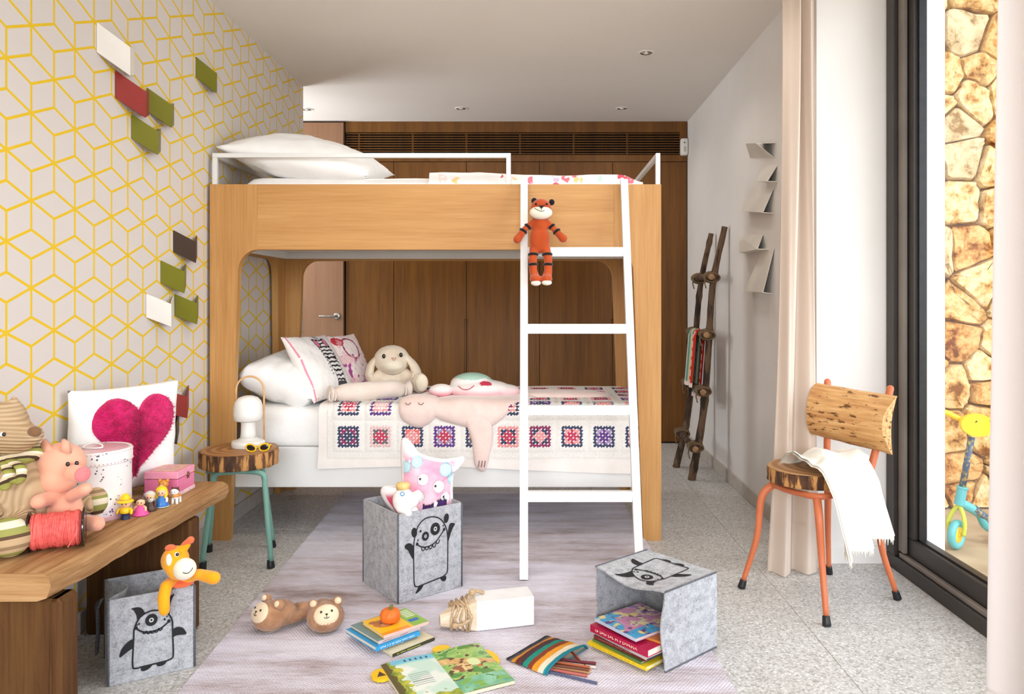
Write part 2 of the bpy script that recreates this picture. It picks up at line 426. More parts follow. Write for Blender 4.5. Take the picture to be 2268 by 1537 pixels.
def clip(poly, a, b):
    """keep the part of poly nearer to a than to b"""
    m = ((a[0]+b[0])/2, (a[1]+b[1])/2); d = (b[0]-a[0], b[1]-a[1]); out = []
    s = lambda p: (p[0]-m[0])*d[0]+(p[1]-m[1])*d[1]
    for i in range(len(poly)):
        p, q = poly[i], poly[(i+1) % len(poly)]; sp, sq = s(p), s(q)
        if sp <= 0: out.append(p)
        if sp*sq < 0: t = sp/(sp-sq); out.append((p[0]+(q[0]-p[0])*t, p[1]+(q[1]-p[1])*t))
    return out
rs = random.Random(21); seeds = []
zz = .06; row = 0
while zz < 3.2:
    hgt = rs.uniform(.12, .23); xx = 1.66+rs.uniform(0, .16)
    while xx < 3.3:
        seeds.append((xx+rs.uniform(-.03, .03), zz+rs.uniform(-.075, .075))); xx += rs.uniform(.13, .34)
    zz += hgt; row += 1
for a in seeds:
    poly = [(JW+.004, -.02), (3.3, -.02), (3.3, 3.25), (JW+.004, 3.25)]
    for b in seeds:
        if b is not a and (a[0]-b[0])**2+(a[1]-b[1])**2 < .5: poly = clip(poly, a, b)
        if not poly: break
    if len(poly) < 3: continue
    cx_ = sum(p[0] for p in poly)/len(poly); cz_ = sum(p[1] for p in poly)/len(poly)
    # subdivide and roughen the outline, cut the sharpest corners, leave a narrow joint
    pts = []
    n = len(poly)
    for i in range(n):
        p, q = poly[i], poly[(i+1) % n]
        for t in (.08, .36, .64, .92):
            pts.append((p[0]+(q[0]-p[0])*t, p[1]+(q[1]-p[1])*t))
    sz = sqrt(sum((p[0]-cx_)**2+(p[1]-cz_)**2 for p in pts)/len(pts))
    k = max(.5, 1-.004/sz)
    ring = [(cx_+(p[0]-cx_)*k*rs.uniform(.95, 1.01), cz_+(p[1]-cz_)*k*rs.uniform(.95, 1.01)) for p in pts]
    d = rs.uniform(.03, .07); tx, tz = rs.uniform(-.1, .1), rs.uniform(-.1, .1); m_ = len(ring)
    mb = MB(); vs = []
    for (s_, dep) in ((1.0, -.02), (1.0, d*.62), (.93, d*.95), (.5, d*1.05)):
        for (x, z) in ring:
            X = cx_+(x-cx_)*s_; Z = cz_+(z-cz_)*s_
            vs.append((X, 4.16-dep-(0 if dep < 0 else (X-cx_)*tx+(Z-cz_)*tz+rs.uniform(-.009, .009)), Z))
    fs = []
    for r_ in range(3):
        for i in range(m_): fs.append((r_*m_+i, r_*m_+(i+1) % m_, (r_+1)*m_+(i+1) % m_, (r_+1)*m_+i))
    fs.append(tuple(3*m_+i for i in range(m_)))
    mb.add(vs, fs, True)
    part('stone', mb, SM[rs.choice([0, 0, 1, 1, 1, 2, 3])], gw, sharp=35)
# ------------------------------------------------------------------ wardrobe wall, vent, door
HB = 2.214
xs = [-1.494, -1.114, -.543, .032, .607, 1.190]
def wardrobe(cols, label, grooves):
    t = thing('wardrobe', label, 'wardrobe', ((cols[0]+cols[-1])/2, BACK, 0), 0, 'built-in oak wardrobes')
    part('carcass', MB().box(cols[0]+.001, cols[-1]-.001, BACK+.024, BACK+.26, .0, HB-.002), MT['dark'], t)
    for a, b in zip(cols, cols[1:]):
        g0 = b in grooves; g1 = a in grooves; zg0, zg1 = .03, .975
        mb = MB()
        # door leaf with the finger groove let into its meeting edge
        x0, x1 = a+.0022, b-.0022
        if not (g0 or g1): mb.box(x0, x1, BACK, BACK+.022, .012, HB-.004, .001)
        else:
            xi0 = x0+(.016 if g1 else 0); xi1 = x1-(.016 if g0 else 0)
            mb.box(xi0, xi1, BACK, BACK+.022, .012, HB-.004, .0008)
            if g1: mb.box(x0, xi0, BACK, BACK+.022, zg1, HB-.004, .0008)
            if g0: mb.box(xi1, x1, BACK, BACK+.022, zg1, HB-.004, .0008)
        d = part('door', mb, MT['veneer'], t)
        if g0: part('handle', MB().box(xi1, x1, BACK+.014, BACK+.022, .012, zg1), MT['veneer_x'], d)
        if g1: part('handle', MB().box(x0, xi0, BACK+.014, BACK+.022, .012, zg1), MT['veneer_x'], d)
    return t
wardrobe(xs[0:2], 'narrow single oak wardrobe door unit beside the plain oak room door', ())
wardrobe(xs[1:4], 'middle pair of oak wardrobe doors directly behind the bunk bed', (xs[2],))
wardrobe(xs[3:6], 'pair of oak wardrobe doors nearest the white wall with rustic ladder', (xs[4],))
MT['frieze_oak'] = MT['veneer_x']
fr = thing('wardrobe_frieze', 'oak panel strip with slot surround running above the wardrobes under the ceiling', 'panel', (-.15, BACK, 2.2))
part('upper_panel', MB().box(-1.494, 1.190, BACK, BACK+.02, 2.444, CEIL-.001), MT['frieze_oak'], fr)
part('lower_panel', MB().box(-1.494, 1.190, BACK, BACK+.02, HB+.001, 2.267), MT['frieze_oak'], fr)
part('end_panel', MB().box(1.135, 1.190, BACK, BACK+.02, 2.267, 2.444), MT['frieze_oak'], fr)
vent = thing('air_vent', 'long oak louvred air grille of thin dark-gapped slats above the wardrobe doors', 'vent', (-.15, BACK, 2.267))
part('backing', MB().box(-1.494, 1.135, BACK+.05, BACK+.055, 2.268, 2.443), MT['dark'], vent)
for k in range(9):
    z = 2.278+k*.0195
    part('slat', MB().box(-1.490, 1.134, BACK+.004, BACK+.016, z-.0035, z+.0035, .001), MT['veneer_x'], vent)
for k in range(6):
    x = -1.39+k*.4225
    part('divider', MB().box(x-.007, x+.007, BACK+.0165, BACK+.03, 2.268, 2.443), MT['veneer_x'], vent)
door = struct('door_1', MB().box(-2.35, -1.502, BACK-.03, BACK+.01, .006, 2.515, .002), MT['door_oak'])
hb = MB().lathe([(.024, 0), (.026, .002), (.026, .008), (.022, .010)], 20, (-1.552, BACK-.031, 1.0), Matrix.Rotation(pi/2, 4, 'X'))
hb.tube([(-1.552, BACK-.03, 1.0), (-1.552, BACK-.075, 1.0), (-1.56, BACK-.082, 1.0), (-1.67, BACK-.082, 1.0)], .009, 10, round_caps=True)
part('door_handle', hb, MT['chrome'], door)
struct('trim_door', MB().box(-2.6, -1.5, BACK+.012, BACK+.03, 0, CEIL), MT['dark'])
sn = thing('motion_sensor', 'white rounded motion sensor high in the corner beside the air grille', 'sensor', (1.17, BACK-.04, 2.32))
sb = MB()
sec = [(-.032, 0), (-.033, -.02), (-.028, -.036), (-.014, -.044), (.014, -.044), (.024, -.036), (.025, -.015), (.025, 0)]
zp = [(-.066, .6), (-.064, .85), (-.054, .97), (-.03, 1), (.03, 1), (.054, .97), (.064, .85), (.066, .6)]
vs_ = [(1.168+x*k, BACK-.001+y*k, 2.325+z) for z, k in zp for x, y in sec]
n_ = len(sec); fs_ = [(j*n_+i, j*n_+(i+1) % n_, (j+1)*n_+(i+1) % n_, (j+1)*n_+i) for j in range(len(zp)-1) for i in range(n_)]
fs_ += [tuple(range(n_)), tuple((len(zp)-1)*n_+i for i in range(n_))]
sb.add(vs_, fs_, True); part('body', sb, MT['white_paint'], sn, sharp=60)
part('lens', MB().box(1.156, 1.176, BACK-.048, BACK-.044, 2.285, 2.325, .002), mat('sensor_lens', C(205, 205, 200), None, .3), sn)
part('indicator', MB().ell((1.163, BACK-.0445, 2.355), (.006, .003, .006), None, 10, 6), MT['black'], sn)

def downlight(x, y, label):
    t = thing('recessed_spotlight', label, 'spotlight', (x, y, CEIL), 0, 'recessed ceiling spotlights')
    part('trim_ring', MB().lathe([(.034, -.0005), (.036, -.004), (.044, -.0045), (.048, -.002), (.048, 0)], 28, (x, y, CEIL)), MT['white_paint'], t)
    part('reflector', MB().lathe([(.0335, -.0035), (.03, -.002), (.012, -.0008)], 24, (x, y, CEIL)), MT['chrome'], t)
    part('bulb', MB().ell((x, y, CEIL-.004), (.014, .014, .004), None, 14, 8), mat('spot_bulb', C(255, 248, 235), None, .2), t)
downlight(.63, 4.298, 'recessed ceiling spotlight nearest the curtain, largest in view')
downlight(-.543, 5.53, 'recessed ceiling spotlight above the middle of the oak wardrobes')
downlight(.635, 5.53, 'recessed ceiling spotlight above the wardrobe pair near the motion sensor')
downlight(-1.683, 5.557, 'recessed ceiling spotlight half hidden past the edge of the wallpapered wall')

# ------------------------------------------------------------------ folded wall shelves
def smat(n, c): return mat(n, c, None, .45, (5,)*3)
SH = {'white': smat('shelf_white', C(236, 231, 222)), 'red': smat('shelf_red', C(150, 46, 40)), 'green': smat('shelf_olive', C(118, 116, 22)), 'brown': smat('shelf_brown', C(66, 50, 40))}
def sheet(mb, q, n, t=.003):
    """a folded metal face: quad q given a thickness along n"""
    n = Vector(n).normalized()*t; q = [Vector(p) for p in q]
    mb.add(q+[p+n for p in q], [(0, 1, 2, 3), (7, 6, 5, 4), (0, 4, 5, 1), (1, 5, 6, 2), (2, 6, 7, 3), (3, 7, 4, 0)], False)
def wall_pocket(px, py, c, label, sc=1.0):
    Y0 = F*-LW/(CX-px); z0 = EYE-(py-CY)/F*Y0
    h, L, pr, dr = .092*sc, .108*sc, .048*sc, .040*sc
    A = Vector((LW+.004, Y0, z0)); B = Vector((LW+pr, Y0+L, z0-dr)); Dn = Vector((0, 0, -h)); Cc = Vector((LW+.004, Y0+L+.112*sc, z0-dr+.036*sc))
    t = thing('wall_shelf', label, 'wall shelf', A, 0, 'folded metal wall shelves on the wallpaper')
    mb = MB(); sheet(mb, [A, B, B+Dn, A+Dn], (-.3, .05, 0)); part('front_panel', mb, SH[c], t)
    mb = MB(); sheet(mb, [B, Cc, Cc+Dn*1.0, B+Dn], (-.4, -.1, 0)); part('side_flange', mb, SH[c], t)
    mb = MB(); W1 = Vector((LW+.002, Y0+.008, z0-.002)); W2 = Vector((LW+.002, Y0+L+.05, z0-dr+.012))
    sheet(mb, [W1, W2, W2+Dn, W1+Dn], (-1, 0, 0), -.0015); part('back_plate', mb, SH['white'] if c != 'brown' else SH['white'], t)
wall_pocket(213, 50, 'white', 'topmost white folded wall shelf above the dark red one', 1.12)
wall_pocket(254, 156, 'red', 'dark red folded wall shelf tucked under the topmost white one', 1.08)
wall_pocket(324, 194, 'green', 'olive folded wall shelf touching the upper dark red shelf')
wall_pocket(290, 253, 'green', 'olive folded wall shelf lowest of the upper cluster on the wallpaper')
wall_pocket(433, 126, 'green', 'olive folded wall shelf standing alone nearest the ceiling')
wall_pocket(383, 510, 'brown', 'dark brown folded wall shelf at the top of the lower cluster')
wall_pocket(355, 577, 'green', 'olive folded wall shelf just below the dark brown one')
wall_pocket(323, 651, 'white', 'white folded wall shelf in the lower cluster beside the bunk post')
wall_pocket(386, 651, 'green', 'olive folded wall shelf to the side of the lower white one')
wall_pocket(362, 864, 'red', 'bright red folded wall shelf beside the heart cushion')
wall_pocket(337, 922, 'brown', 'dark folded wall shelf mostly hidden behind the heart cushion')
def plaster_shelf(py, label, pts, pr, hinge):
    """white folded shelf on the right wall: pts are wall points (px,py); the corners not on the hinge stand proud"""
    W = []
    for (px, y) in pts:
        Y = F*RW/(px-CX); W.append(Vector((RW-.002, Y, EYE-(y-CY)/F*Y)))
    P = [w.copy() for w in W]
    for i in range(len(P)):
        if i not in hinge: P[i].x -= pr
    c = sum(P, Vector())/len(P); t = thing('wall_shelf', label, 'wall shelf', (RW, c.y, c.z), 0, 'white folded wall shelves on the plain wall')
    mb = MB(); sheet(mb, P, (1, 0, 0)); part('front_panel', mb, SH['white'], t)
    free = [i for i in range(len(P)) if i not in hinge]
    a, b = free[0], free[-1]
    if len(free) == 2 and abs(a-b) in (1, 3):
        mb = MB(); sheet(mb, [P[a], P[b], W[b]+(W[b]-c)*.06, W[a]+(W[a]-c)*.06], (0, .01, .2)); part('side_flange', mb, SH['white'], t)
G5 = [([(1662, 350), (1716, 350), (1716, 318), (1690, 318)], .09, (0, 1), 'topmost white folded shelf beside the curtain, seen from below'),
      ([(1692, 366), (1722, 366), (1722, 402), (1697, 402)], .05, (0, 1), 'small white folded shelf second from the top beside the curtain'),
      ([(1671, 414), (1715, 414), (1712, 471), (1661, 468)], .05, (0, 1), 'white flared folded shelf in the middle beside the curtain'),
      ([(1637, 521), (1690, 519), (1704, 552), (1662, 560)], .06, (0, 1), 'white slanted folded shelf above the lowest one by the curtain'),
      ([(1694, 545), (1716, 545), (1712, 648), (1668, 645)], .05, (0, 1), 'lowest white folded shelf tall and tapering beside the curtain')]
for pts, pr, hinge, label in G5: plaster_shelf(0, label, pts, pr, hinge)

# ------------------------------------------------------------------ bunk bed
BF, BR, BL_, BRx = 3.51, 4.46, -1.515, .585
bunk = thing('bunk_bed', 'oak bunk bed with rounded leg openings and white inner rails', 'bunk bed', (-.465, 3.98, 0))
def side_leg(x0, xi_bot, xi_top, zt, rad, sgn, y0, y1, axis='x'):
    """tapering leg board with its quarter-round haunch under the beam"""
    pts = [(x0, 0), (xi_bot, 0), (xi_top, zt-rad*1.15)]
    for k in range(1, 9):
        a = pi/2*k/8; pts.append((xi_top+sgn*rad*(1-cos(a)), zt-rad*1.15+rad*1.15*sin(a)))
    xe = xi_top+sgn*rad
    pts += [(xe, BTOP), (x0, BTOP)]
    mb = MB()
    if axis == 'x': mb.prism(pts, lambda x, z, d: (x, y0+d, z), y1-y0)
    else: mb.prism(pts, lambda x, z, d: (y0+d, x, z), y1-y0)
    return mb
BTOP, BBOT = 1.658, 1.354
for y0, y1, nm in ((BF, BF+.04, 'front'), (BR, BR+.04, 'back')):
    part('leg', side_leg(BL_, -1.424, -1.384, BBOT, .09, 1, y0, y1), MT['oak_z'], bunk)
    part('leg', side_leg(BRx, .502, .455, BBOT, .09, -1, y0, y1), MT['oak_z'], bunk)
    part(nm+'_beam', MB().box(-1.2935, .3645, y0, y1, BBOT, BTOP), MT['oak_x'], bunk)
for x0, x1, nm in ((BL_, BL_+.035, 'wall'), (BRx-.035, BRx, 'open')):
    mb = side_leg(BF+.041, BF+.13, BF+.17, BBOT, .09, 1, x0, x1, 'y'); part('end_leg', mb, MT['oak_z'], bunk)
    mb = side_leg(BR-.001, BR-.09, BR-.13, BBOT, .09, -1, x0, x1, 'y'); part('end_leg', mb, MT['oak_z'], bunk)
    part('end_beam', MB().box(x0, x1, BF+.2615, BR-.2215, BBOT, BTOP), MT['oak_y'], bunk)
WP = mat('white_steel', C(230, 229, 226), C(224, 223, 220), .4, (4,)*3)
ub = part('upper_base', MB().box(BL_+.06, BRx-.06, BF+.06, BR-.05, 1.40, 1.42).box(BL_+.045, BRx-.045, BR-.04, BR-.005, 1.364, 1.42, .002).box(BL_+.045, BRx-.045, BF+.045, BF+.07, 1.375, 1.42, .002).box(BL_+.04, BL_+.065, BF+.06, BR-.04, 1.362, 1.42, .002).box(BRx-.065, BRx-.04, BF+.06, BR-.04, 1.362, 1.42, .002), WP, bunk)
part('lower_rail', MB().box(-1.418, .495, BF+.045, BF+.07, .237, .425, .003).box(-1.418, .495, BR-.03, BR-.005, .237, .425, .003).box(-1.418, -1.393, BF+.07, BR-.03, .237, .425, .003).box(.47, .495, BF+.07, BR-.03, .237, .425, .003), WP, bunk)
part('lower_base', MB().box(-1.393, .47, BF+.07, BR-.03, .33, .40), WP, bunk)
def sqbar(mb, a, b, w):
    a, b = Vector(a), Vector(b); d = b-a
    x0, x1 = min(a.x, b.x)-w, max(a.x, b.x)+w; y0, y1 = min(a.y, b.y)-w, max(a.y, b.y)+w; z0, z1 = min(a.z, b.z)-w, max(a.z, b.z)+w
    return mb.box(x0, x1, y0, y1, z0, z1, .0015)
zt = 1.795; w = .0105
part('guard_rail', sqbar(sqbar(sqbar(MB(), (-1.498, 3.53, BTOP-.0), (-1.498, 3.53, zt-2*w), w), (-1.498, 3.53, zt), (-.126, 3.53, zt), w), (-.126, 3.53, BTOP), (-.126, 3.53, zt-2*w), w), WP, bunk)
part('end_rail', sqbar(sqbar(sqbar(MB(), (.572, 3.53, BTOP), (.572, 3.53, zt), w), (.572, 3.5515, zt), (.572, 4.448, zt), w), (.572, 4.47, BTOP), (.572, 4.47, zt), w), WP, bunk)
part('end_rail', sqbar(sqbar(MB(), (-1.498, 3.5525, zt), (-1.498, 4.448, zt), w), (-1.498, 4.47, BTOP), (-1.498, 4.47, zt), w), WP, bunk)

# ladder leaning on the beam
lad = thing('bed_ladder', 'white square-tube bed ladder leaning against the bunk beam', 'ladder', (.18, 3.0, 0))
def lp(x, z): return Vector((x, 2.985+.495*z/1.67, z))
def lrail(xb, xt):
    mb = MB(); a, b = lp(xb, .016), lp(xt, 1.675); w = .0165
    vs = []
    for p in (a, b):
        for dx, dy in ((-w, -w), (w, -w), (w, w), (-w, w)): vs.append(p+Vector((dx, dy, 0)))
    return mb.add(vs, [(0, 1, 2, 3), (7, 6, 5, 4), (0, 4, 5, 1), (1, 5, 6, 2), (2, 6, 7, 3), (3, 7, 4, 0)], False)
part('rail', lrail(-.046, -.052), WP, lad); part('rail', lrail(.412, .408), WP, lad)
for z in (.318, .655, .994, 1.334):
    p = lp(0, z); part('rung', MB().box(-.034, .395, p.y-.016, p.y+.016, z-.021, z+.021, .002), WP, lad)

# ------------------------------------------------------------------ bedding
def mattress(name, x0, x1, y0, y1, z0, z1, label, r=.05, m=None):
    def fn(u, v): return None
    mb = MB(); nu, nv = 60, 30; t = (z1-z0)
    # rounded slab: closed section swept, ends pulled in
    vs = []; n = 24
    for i in range(nu+1):
        u = i/nu; e = min(u, 1-u)*(x1-x0); k = 1 if e > r else sqrt(max(0, 1-((r-e)/r)**2))
        k = .35+.65*k
        for j in range(n):
            a = 2*pi*(j+.5)/n; ca, sa = cos(a), sin(a)
            px_ = math.copysign(abs(ca)**.25, ca); pz_ = math.copysign(abs(sa)**.35, sa)
            y = (y0+y1)/2+px_*((y1-y0)/2-(1-k)*r); z = (z0+z1)/2+pz_*t/2*(k if sa > 0 else 1)
            if sa > 0: z += .004*fbm(u*6, y*5)
            vs.append((x0+u*(x1-x0), y, z))
    fs = [(i*n+j, i*n+(j+1) % n, (i+1)*n+(j+1) % n, (i+1)*n+j) for i in range(nu) for j in range(n)]
    fs += [tuple(range(n)), tuple(nu*n+j for j in range(n))]
    mb.add(vs, fs, True)
    o = part(name, mb, m or MT['white_cotton']); return tag(o, label, 'mattress')
mattress('mattress', -1.385, .462, BF+.065, BR-.04, .402, .612, 'thick lower bunk mattress in a white fitted sheet', .03)
mattress('mattress', -1.42, .50, BF+.075, BR-.06, 1.421, 1.715, 'upper bunk mattress in white sheet showing above the oak beam', .09)

def cushion(name, c, u, v, t, m, parent=None, cf=None, n=40, pinch=.1, pw=.55, wr=.004, seed=0, cfb=None):
    """stuffed square: centre c, full side vectors u and v, thickness t; corners pulled out, edges drawn in"""
    c, u, v = Vector(c), Vector(u), Vector(v); nrm = u.cross(v).normalized(); mb = MB()
    def surf(sg):
        def f(a, b):
            x, y = a*2-1, b*2-1
            ex = 1-pinch*(1-y*y)*0-pinch*(1-abs(y)**2.2); ey = 1-pinch*(1-abs(x)**2.2)
            h = max(0, (1-x*x)*(1-y*y))**pw
            p = c+u*(x*ex/2)+v*(y*ey/2)+nrm*(sg*t/2*h)
            return p+nrm*(sg*wr*fbm(x*2.5+seed, y*2.5, sg)*(1 if h > .02 else 0))
        return f
    W = Vector
    white = C(240, 237, 231)
    mb.grid(n, n, surf(1), True, cf if cf else None)
    mb.grid(n, n, surf(-1), True, (cfb or (lambda a, b: white)) if cf else None)
    # weld rims
    o = part(name, mb, m, parent, fixn=False)
    bm = bmesh.new(); bm.from_mesh(o.data); bmesh.ops.remove_doubles(bm, verts=bm.verts, dist=.0006); bmesh.ops.recalc_face_normals(bm, faces=bm.faces); bm.to_mesh(o.data); bm.free()
    return o
# pillows
p = cushion('pillow', (-1.135, 3.84, 1.822), (.70, .05, -.13), (.03, .56, .10), .25, MT['white_cotton'], n=36, pinch=.05, wr=.012)
tag(p, 'large white pillow lying on the upper bunk behind the guard rail', 'pillow')
p = cushion('pillow', (-1.235, 3.95, .722), (.35, -.03, -.115), (.03, .70, .04), .24, MT['white_cotton'], n=36, pinch=.03, wr=.012, pw=.3, seed=4)
tag(p, 'long plump white pillow at the head of the lower bunk', 'pillow')
PRINT = cmat('printed_cotton', .9, .2, 600, .15)
PINK = C(226, 128, 158); INK = C(44, 40, 46); WH = C(243, 238, 234)
def zebra(a, b):
    x, y = a, 1-b        # y down the cushion
    c = WH
    e = min(a, b, 1-a, 1-b)
    if .035 < min(a, 1-a) < .055 and fbm(b*9, 3) > -.35: c = mixc(c, PINK, .85)
    if .02 < min(b, 1-b) < .035 and fbm(a*9, 5) > .0: c = mixc(c, PINK, .6)
    cx_ = .62+.10*(y-.5)                     # head runs down, muzzle at the foot
    wd = .15-.05*smoothstep(.35, .85, y)+.02*smoothstep(.82, .9, y)
    d = (x-cx_)/wd
    if .1 < y < .93 and abs(d) < 1:
        if y > .84: return mixc(INK, WH, .06)
        s = sin((y*15+.10*d*d+fbm(x*5, y*6)*.22+.10*sin(d*7+y*30))*2*pi)
        c = INK if s > .15+.25*abs(d) else WH
        if abs(d) > .9: c = INK
        for ex in (-.62, .62):
            if (d-ex)**2*.02+(y-.48)**2 < .0011: c = INK
    for ex, tl in ((-.105, -1), (.105, 1)):  # ears
        q = ((x-(cx_+ex-.02*tl*0))/.055)**2+((y-.2-.06*abs(ex))/.10)**2
        if q < 1: c = PINK if q < .5 else INK
    if abs(x-cx_) < .05+.03*y and .03 < y < .14 and sin(y*260) > 0: c = INK
    if .14 < abs(x-cx_)-.02*0 < .17 and .3 < y < .75 and sin(y*120+x*30) > .3: c = mixc(WH, INK, .8)
    return c
def drawing(a, b):
    c = C(242, 226, 222); y = 1-b
    q = ((a-.55)/.2)**2+((y-.30)/.2)**2
    if abs(q-1) < .16: c = C(140, 50, 84)
    if ((a-.30)/.14)**2+((y-.15)/.09)**2 < 1: c = C(196, 58, 72)
    n = fbm(a*9, y*9, 2)
    if n > .14 and y > .42: c = mixc(c, C(214, 132, 178), min(1, (n-.14)*4))
    if n > .36 and y > .42: c = C(162, 74, 138)
    if fbm(a*5, y*5, 7) > .25: c = mixc(c, C(236, 180, 184), .6)
    return c
def axes(bl, br, tl):
    u = br-bl; v = tl-bl; return bl+u/2+v/2, u, v
c_, u_, v_ = axes(Vector((-1.055, 3.59, .627)), Vector((-.925, 3.92, .627)), Vector((-1.27, 3.755, .935)))
cu = cushion('cushion', c_, u_, v_, .13, PRINT, None, zebra, 170, .07, .5)
tag(cu, 'white cushion with a zebra head print and pink trim, leaning on the pillow', 'cushion')
c_, u_, v_ = axes(Vector((-1.00, 3.93, .627)), Vector((-.89, 4.22, .627)), Vector((-1.16, 4.03, .93)))
cu = cushion('cushion', c_, u_*1.1, v_, .10, PRINT, None, drawing, 80, .07, .5)
tag(cu, 'pink cushion with a red and violet drawing behind the zebra cushion', 'cushion')
bol = thing('bolster', 'small cream bolster pillow with gathered tied ends on the lower bunk', 'bolster', at(815, 880, 3.72))
BOL = mat('cream_plush', C(230, 216, 204), C(222, 205, 192), .95, (12,)*3, bump=.4, bsc=(160,)*3, sheen=.3, spec=.1)
A_, B_ = Vector((-.935, 3.62, .672)), Vector((-.685, 3.80, .672)); dd_ = (B_-A_).normalized()
mb = MB(); N_ = 22; prof = [(-.055, .038), (-.05, .042), (-.035, .028), (-.028, .019), (-.018, .031), (0, .041), (.03, .046)]
L_ = (B_-A_).length
path = [A_+dd_*t for t, r in prof]+[A_+dd_*(L_*k/6) for k in range(1, 6)]+[B_-dd_*t for t, r in prof[::-1]]
rad = [r for t, r in prof]+[.047]*5+[r for t, r in prof[::-1]]
mb.tube(path, rad, 28); part('cover', mb, BOL, bol)
def tie(p, d):
    m_ = MB(); R = d.to_track_quat('Z', 'Y').to_matrix()
    m_.tube([p+R @ Vector((.024*cos(a), .024*sin(a), 0)) for a in [2*pi*k/16 for k in range(16)]], .004, 6, closed=True)
    for s in (1, -1):
        q = p+R @ Vector((.0, 0, 0))+Vector((0, -.024, .012)); m_.tube(bez([q, q+Vector((.012*s, -.012, .0)), q+Vector((.016*s, -.018, -.022)), q+Vector((.012*s, -.022, -.04))], 10), .0035, 6)
    return m_
part('tie', tie(A_-dd_*.028, dd_), BOL, bol); part('tie', tie(B_+dd_*.028, dd_), BOL, bol)

# drape over the front edge of the lower mattress: s runs up the front then back across the top
ZT, YF = .622, 3.553
def drape(x, s, lift=0, front=0):
    H0 = .40; up = ZT-.03-H0; R = .03; arc = R*pi/2
    wv = .006*fbm(x*4, s*3)+.0035*sin(x*9)*(1-smoothstep(.1, .3, s))
    if s < up: p = Vector((x, YF-front+wv, H0+s)); n = Vector((0, -1, 0))
    elif s < up+arc:
        a = (s-up)/R; p = Vector((x, YF-front+wv+R*(1-cos(a)), ZT-R+R*sin(a))); n = Vector((0, -cos(a), sin(a)))
    else: p = Vector((x, YF-front+R+(s-up-arc)+wv, ZT+.003*fbm(x*5, s*5))); n = Vector((0, 0, 1))
    return p+n*lift
throw = MB()
THX0, THX1 = -1.025, .487
def thr(sg):
    def f(a, b):
        x = THX0+(THX1-THX0)*a+.01*(1-b)*sin(b*7); s0 = -.075+.03*smoothstep(.4, 1, a)*-.3+.012*sin(a*5); s = s0+(.98-s0)*b
        return drape(x, s, .005+sg*.0022)
    return f
throw.grid(60, 50, thr(1)); throw.grid(60, 50, thr(-1))
o = part('throw', throw, mat('pale_fleece', C(238, 232, 226), C(231, 224, 217), .95, (10,)*3, bump=.3, bsc=(120,)*3, spec=.1)); tag(o, 'plain pale cream throw hanging below the crochet blanket', 'throw')
bl_ = thing('crochet_blanket', 'white crochet blanket of colourful granny squares over the lower bunk', 'blanket', (-.23, 3.9, ZT))
WOOL = lambda n, c: mat(n, c, tuple(x*.82 for x in c[:3])+(1,), .95, (240,)*3, bump=.5, bsc=(420,)*3, spec=.05)
WC = {'w': WOOL('wool_white', C(240, 236, 230)), 'r': WOOL('wool_rose', C(196, 72, 98)), 'p': WOOL('wool_pink', C(236, 160, 160)), 'd': WOOL('wool_slate', C(72, 78, 104)), 'v': WOOL('wool_violet', C(104, 72, 138)),
      'l': WOOL('wool_lilac', C(172, 148, 186)), 's': WOOL('wool_salmon', C(228, 120, 116)), 'q': WOOL('wool_blush', C(232, 196, 194)), 'g': WOOL('wool_grey', C(120, 112, 116)), 'm': WOOL('wool_plum', C(150, 66, 104))}
front = ['dmd', 'rgq', 'psd', 'rlv', 'pgd', 'rdp', 'pdm', 'rpd', 'vld', 'rpd']
second = ['rpd', 'qpv', 'psd', 'pvl', 'rsd', 'mpd', 'dlv', 'prd', 'spd', 'vlp']
rq = random.Random(5); pool = front+second
SQ = .150; X0 = -.953
for r_ in range(6):
    for k in range(10):
        if r_ > 1 and k < 2 and r_ < 5: pass
        sch = front[k] if r_ == 0 else second[k] if r_ == 1 else rq.choice(pool)
        if X0+(k+1)*SQ > .565: continue
        xa, sa = X0+k*SQ, .003+r_*SQ
        def P(a, b, l): return drape(xa+a*SQ*.985+.001, sa+b*SQ*.985+.001, .0085+l)
        mb = MB(); mb.mat = 0
        mb.grid(14, 14, lambda a, b: P(a, b, (0.0015 if (int(a*14)+int(b*14)) % 2 else 0)+(-.002 if min(a, b, 1-a, 1-b) < .01 else .001)), True)
        G = 9
        for i in range(-4, 5):
            for j in range(-4, 5):
                ring = max(abs(i), abs(j))
                ca, cb = .5+i*.094, .5+j*.094; hs = .086
                mb.mat = 1 if ring <= 1 else (1 if ring == 2 and (i*i+j*j) < 5 else 2 if ring <= 3 and ring == 2 else 2 if ring == 3 and (i+j) % 2 == 0 and False else 3 if ring == 3 else 0)
                if ring == 4: hs = .034
                if max(abs(ca-.5), abs(cb-.5))+hs > .5: hs = .5-max(abs(ca-.5), abs(cb-.5))
                h = .004 if ring < 4 else .0028
                pts = [P(ca-hs, cb, .0012), P(ca, cb-hs, .0012), P(ca+hs, cb, .0012), P(ca, cb+hs, .0012), P(ca, cb, h)]
                mb.add(pts, [(0, 1, 4), (1, 2, 4), (2, 3, 4), (3, 0, 4)], False)
        part('granny_square', mb, [WC['w'], WC[sch[0]], WC[sch[1]], WC[sch[2]]], bl_, fixn=False)
# crocheted edging
mb = MB()
for a0, a1, s0, s1 in ((X0-.022, X0-.002, -.02, .91), (X0-.022, X0+10*SQ+.0, -.022, .0015)):
    mb.grid(40 if a1-a0 > .1 else 3, 30 if s1-s0 > .1 else 3, lambda a, b: drape(a0+(a1-a0)*a, s0+(s1-s0)*b, .0095), True)
part('edging', mb, WC['w'], bl_, fixn=False)

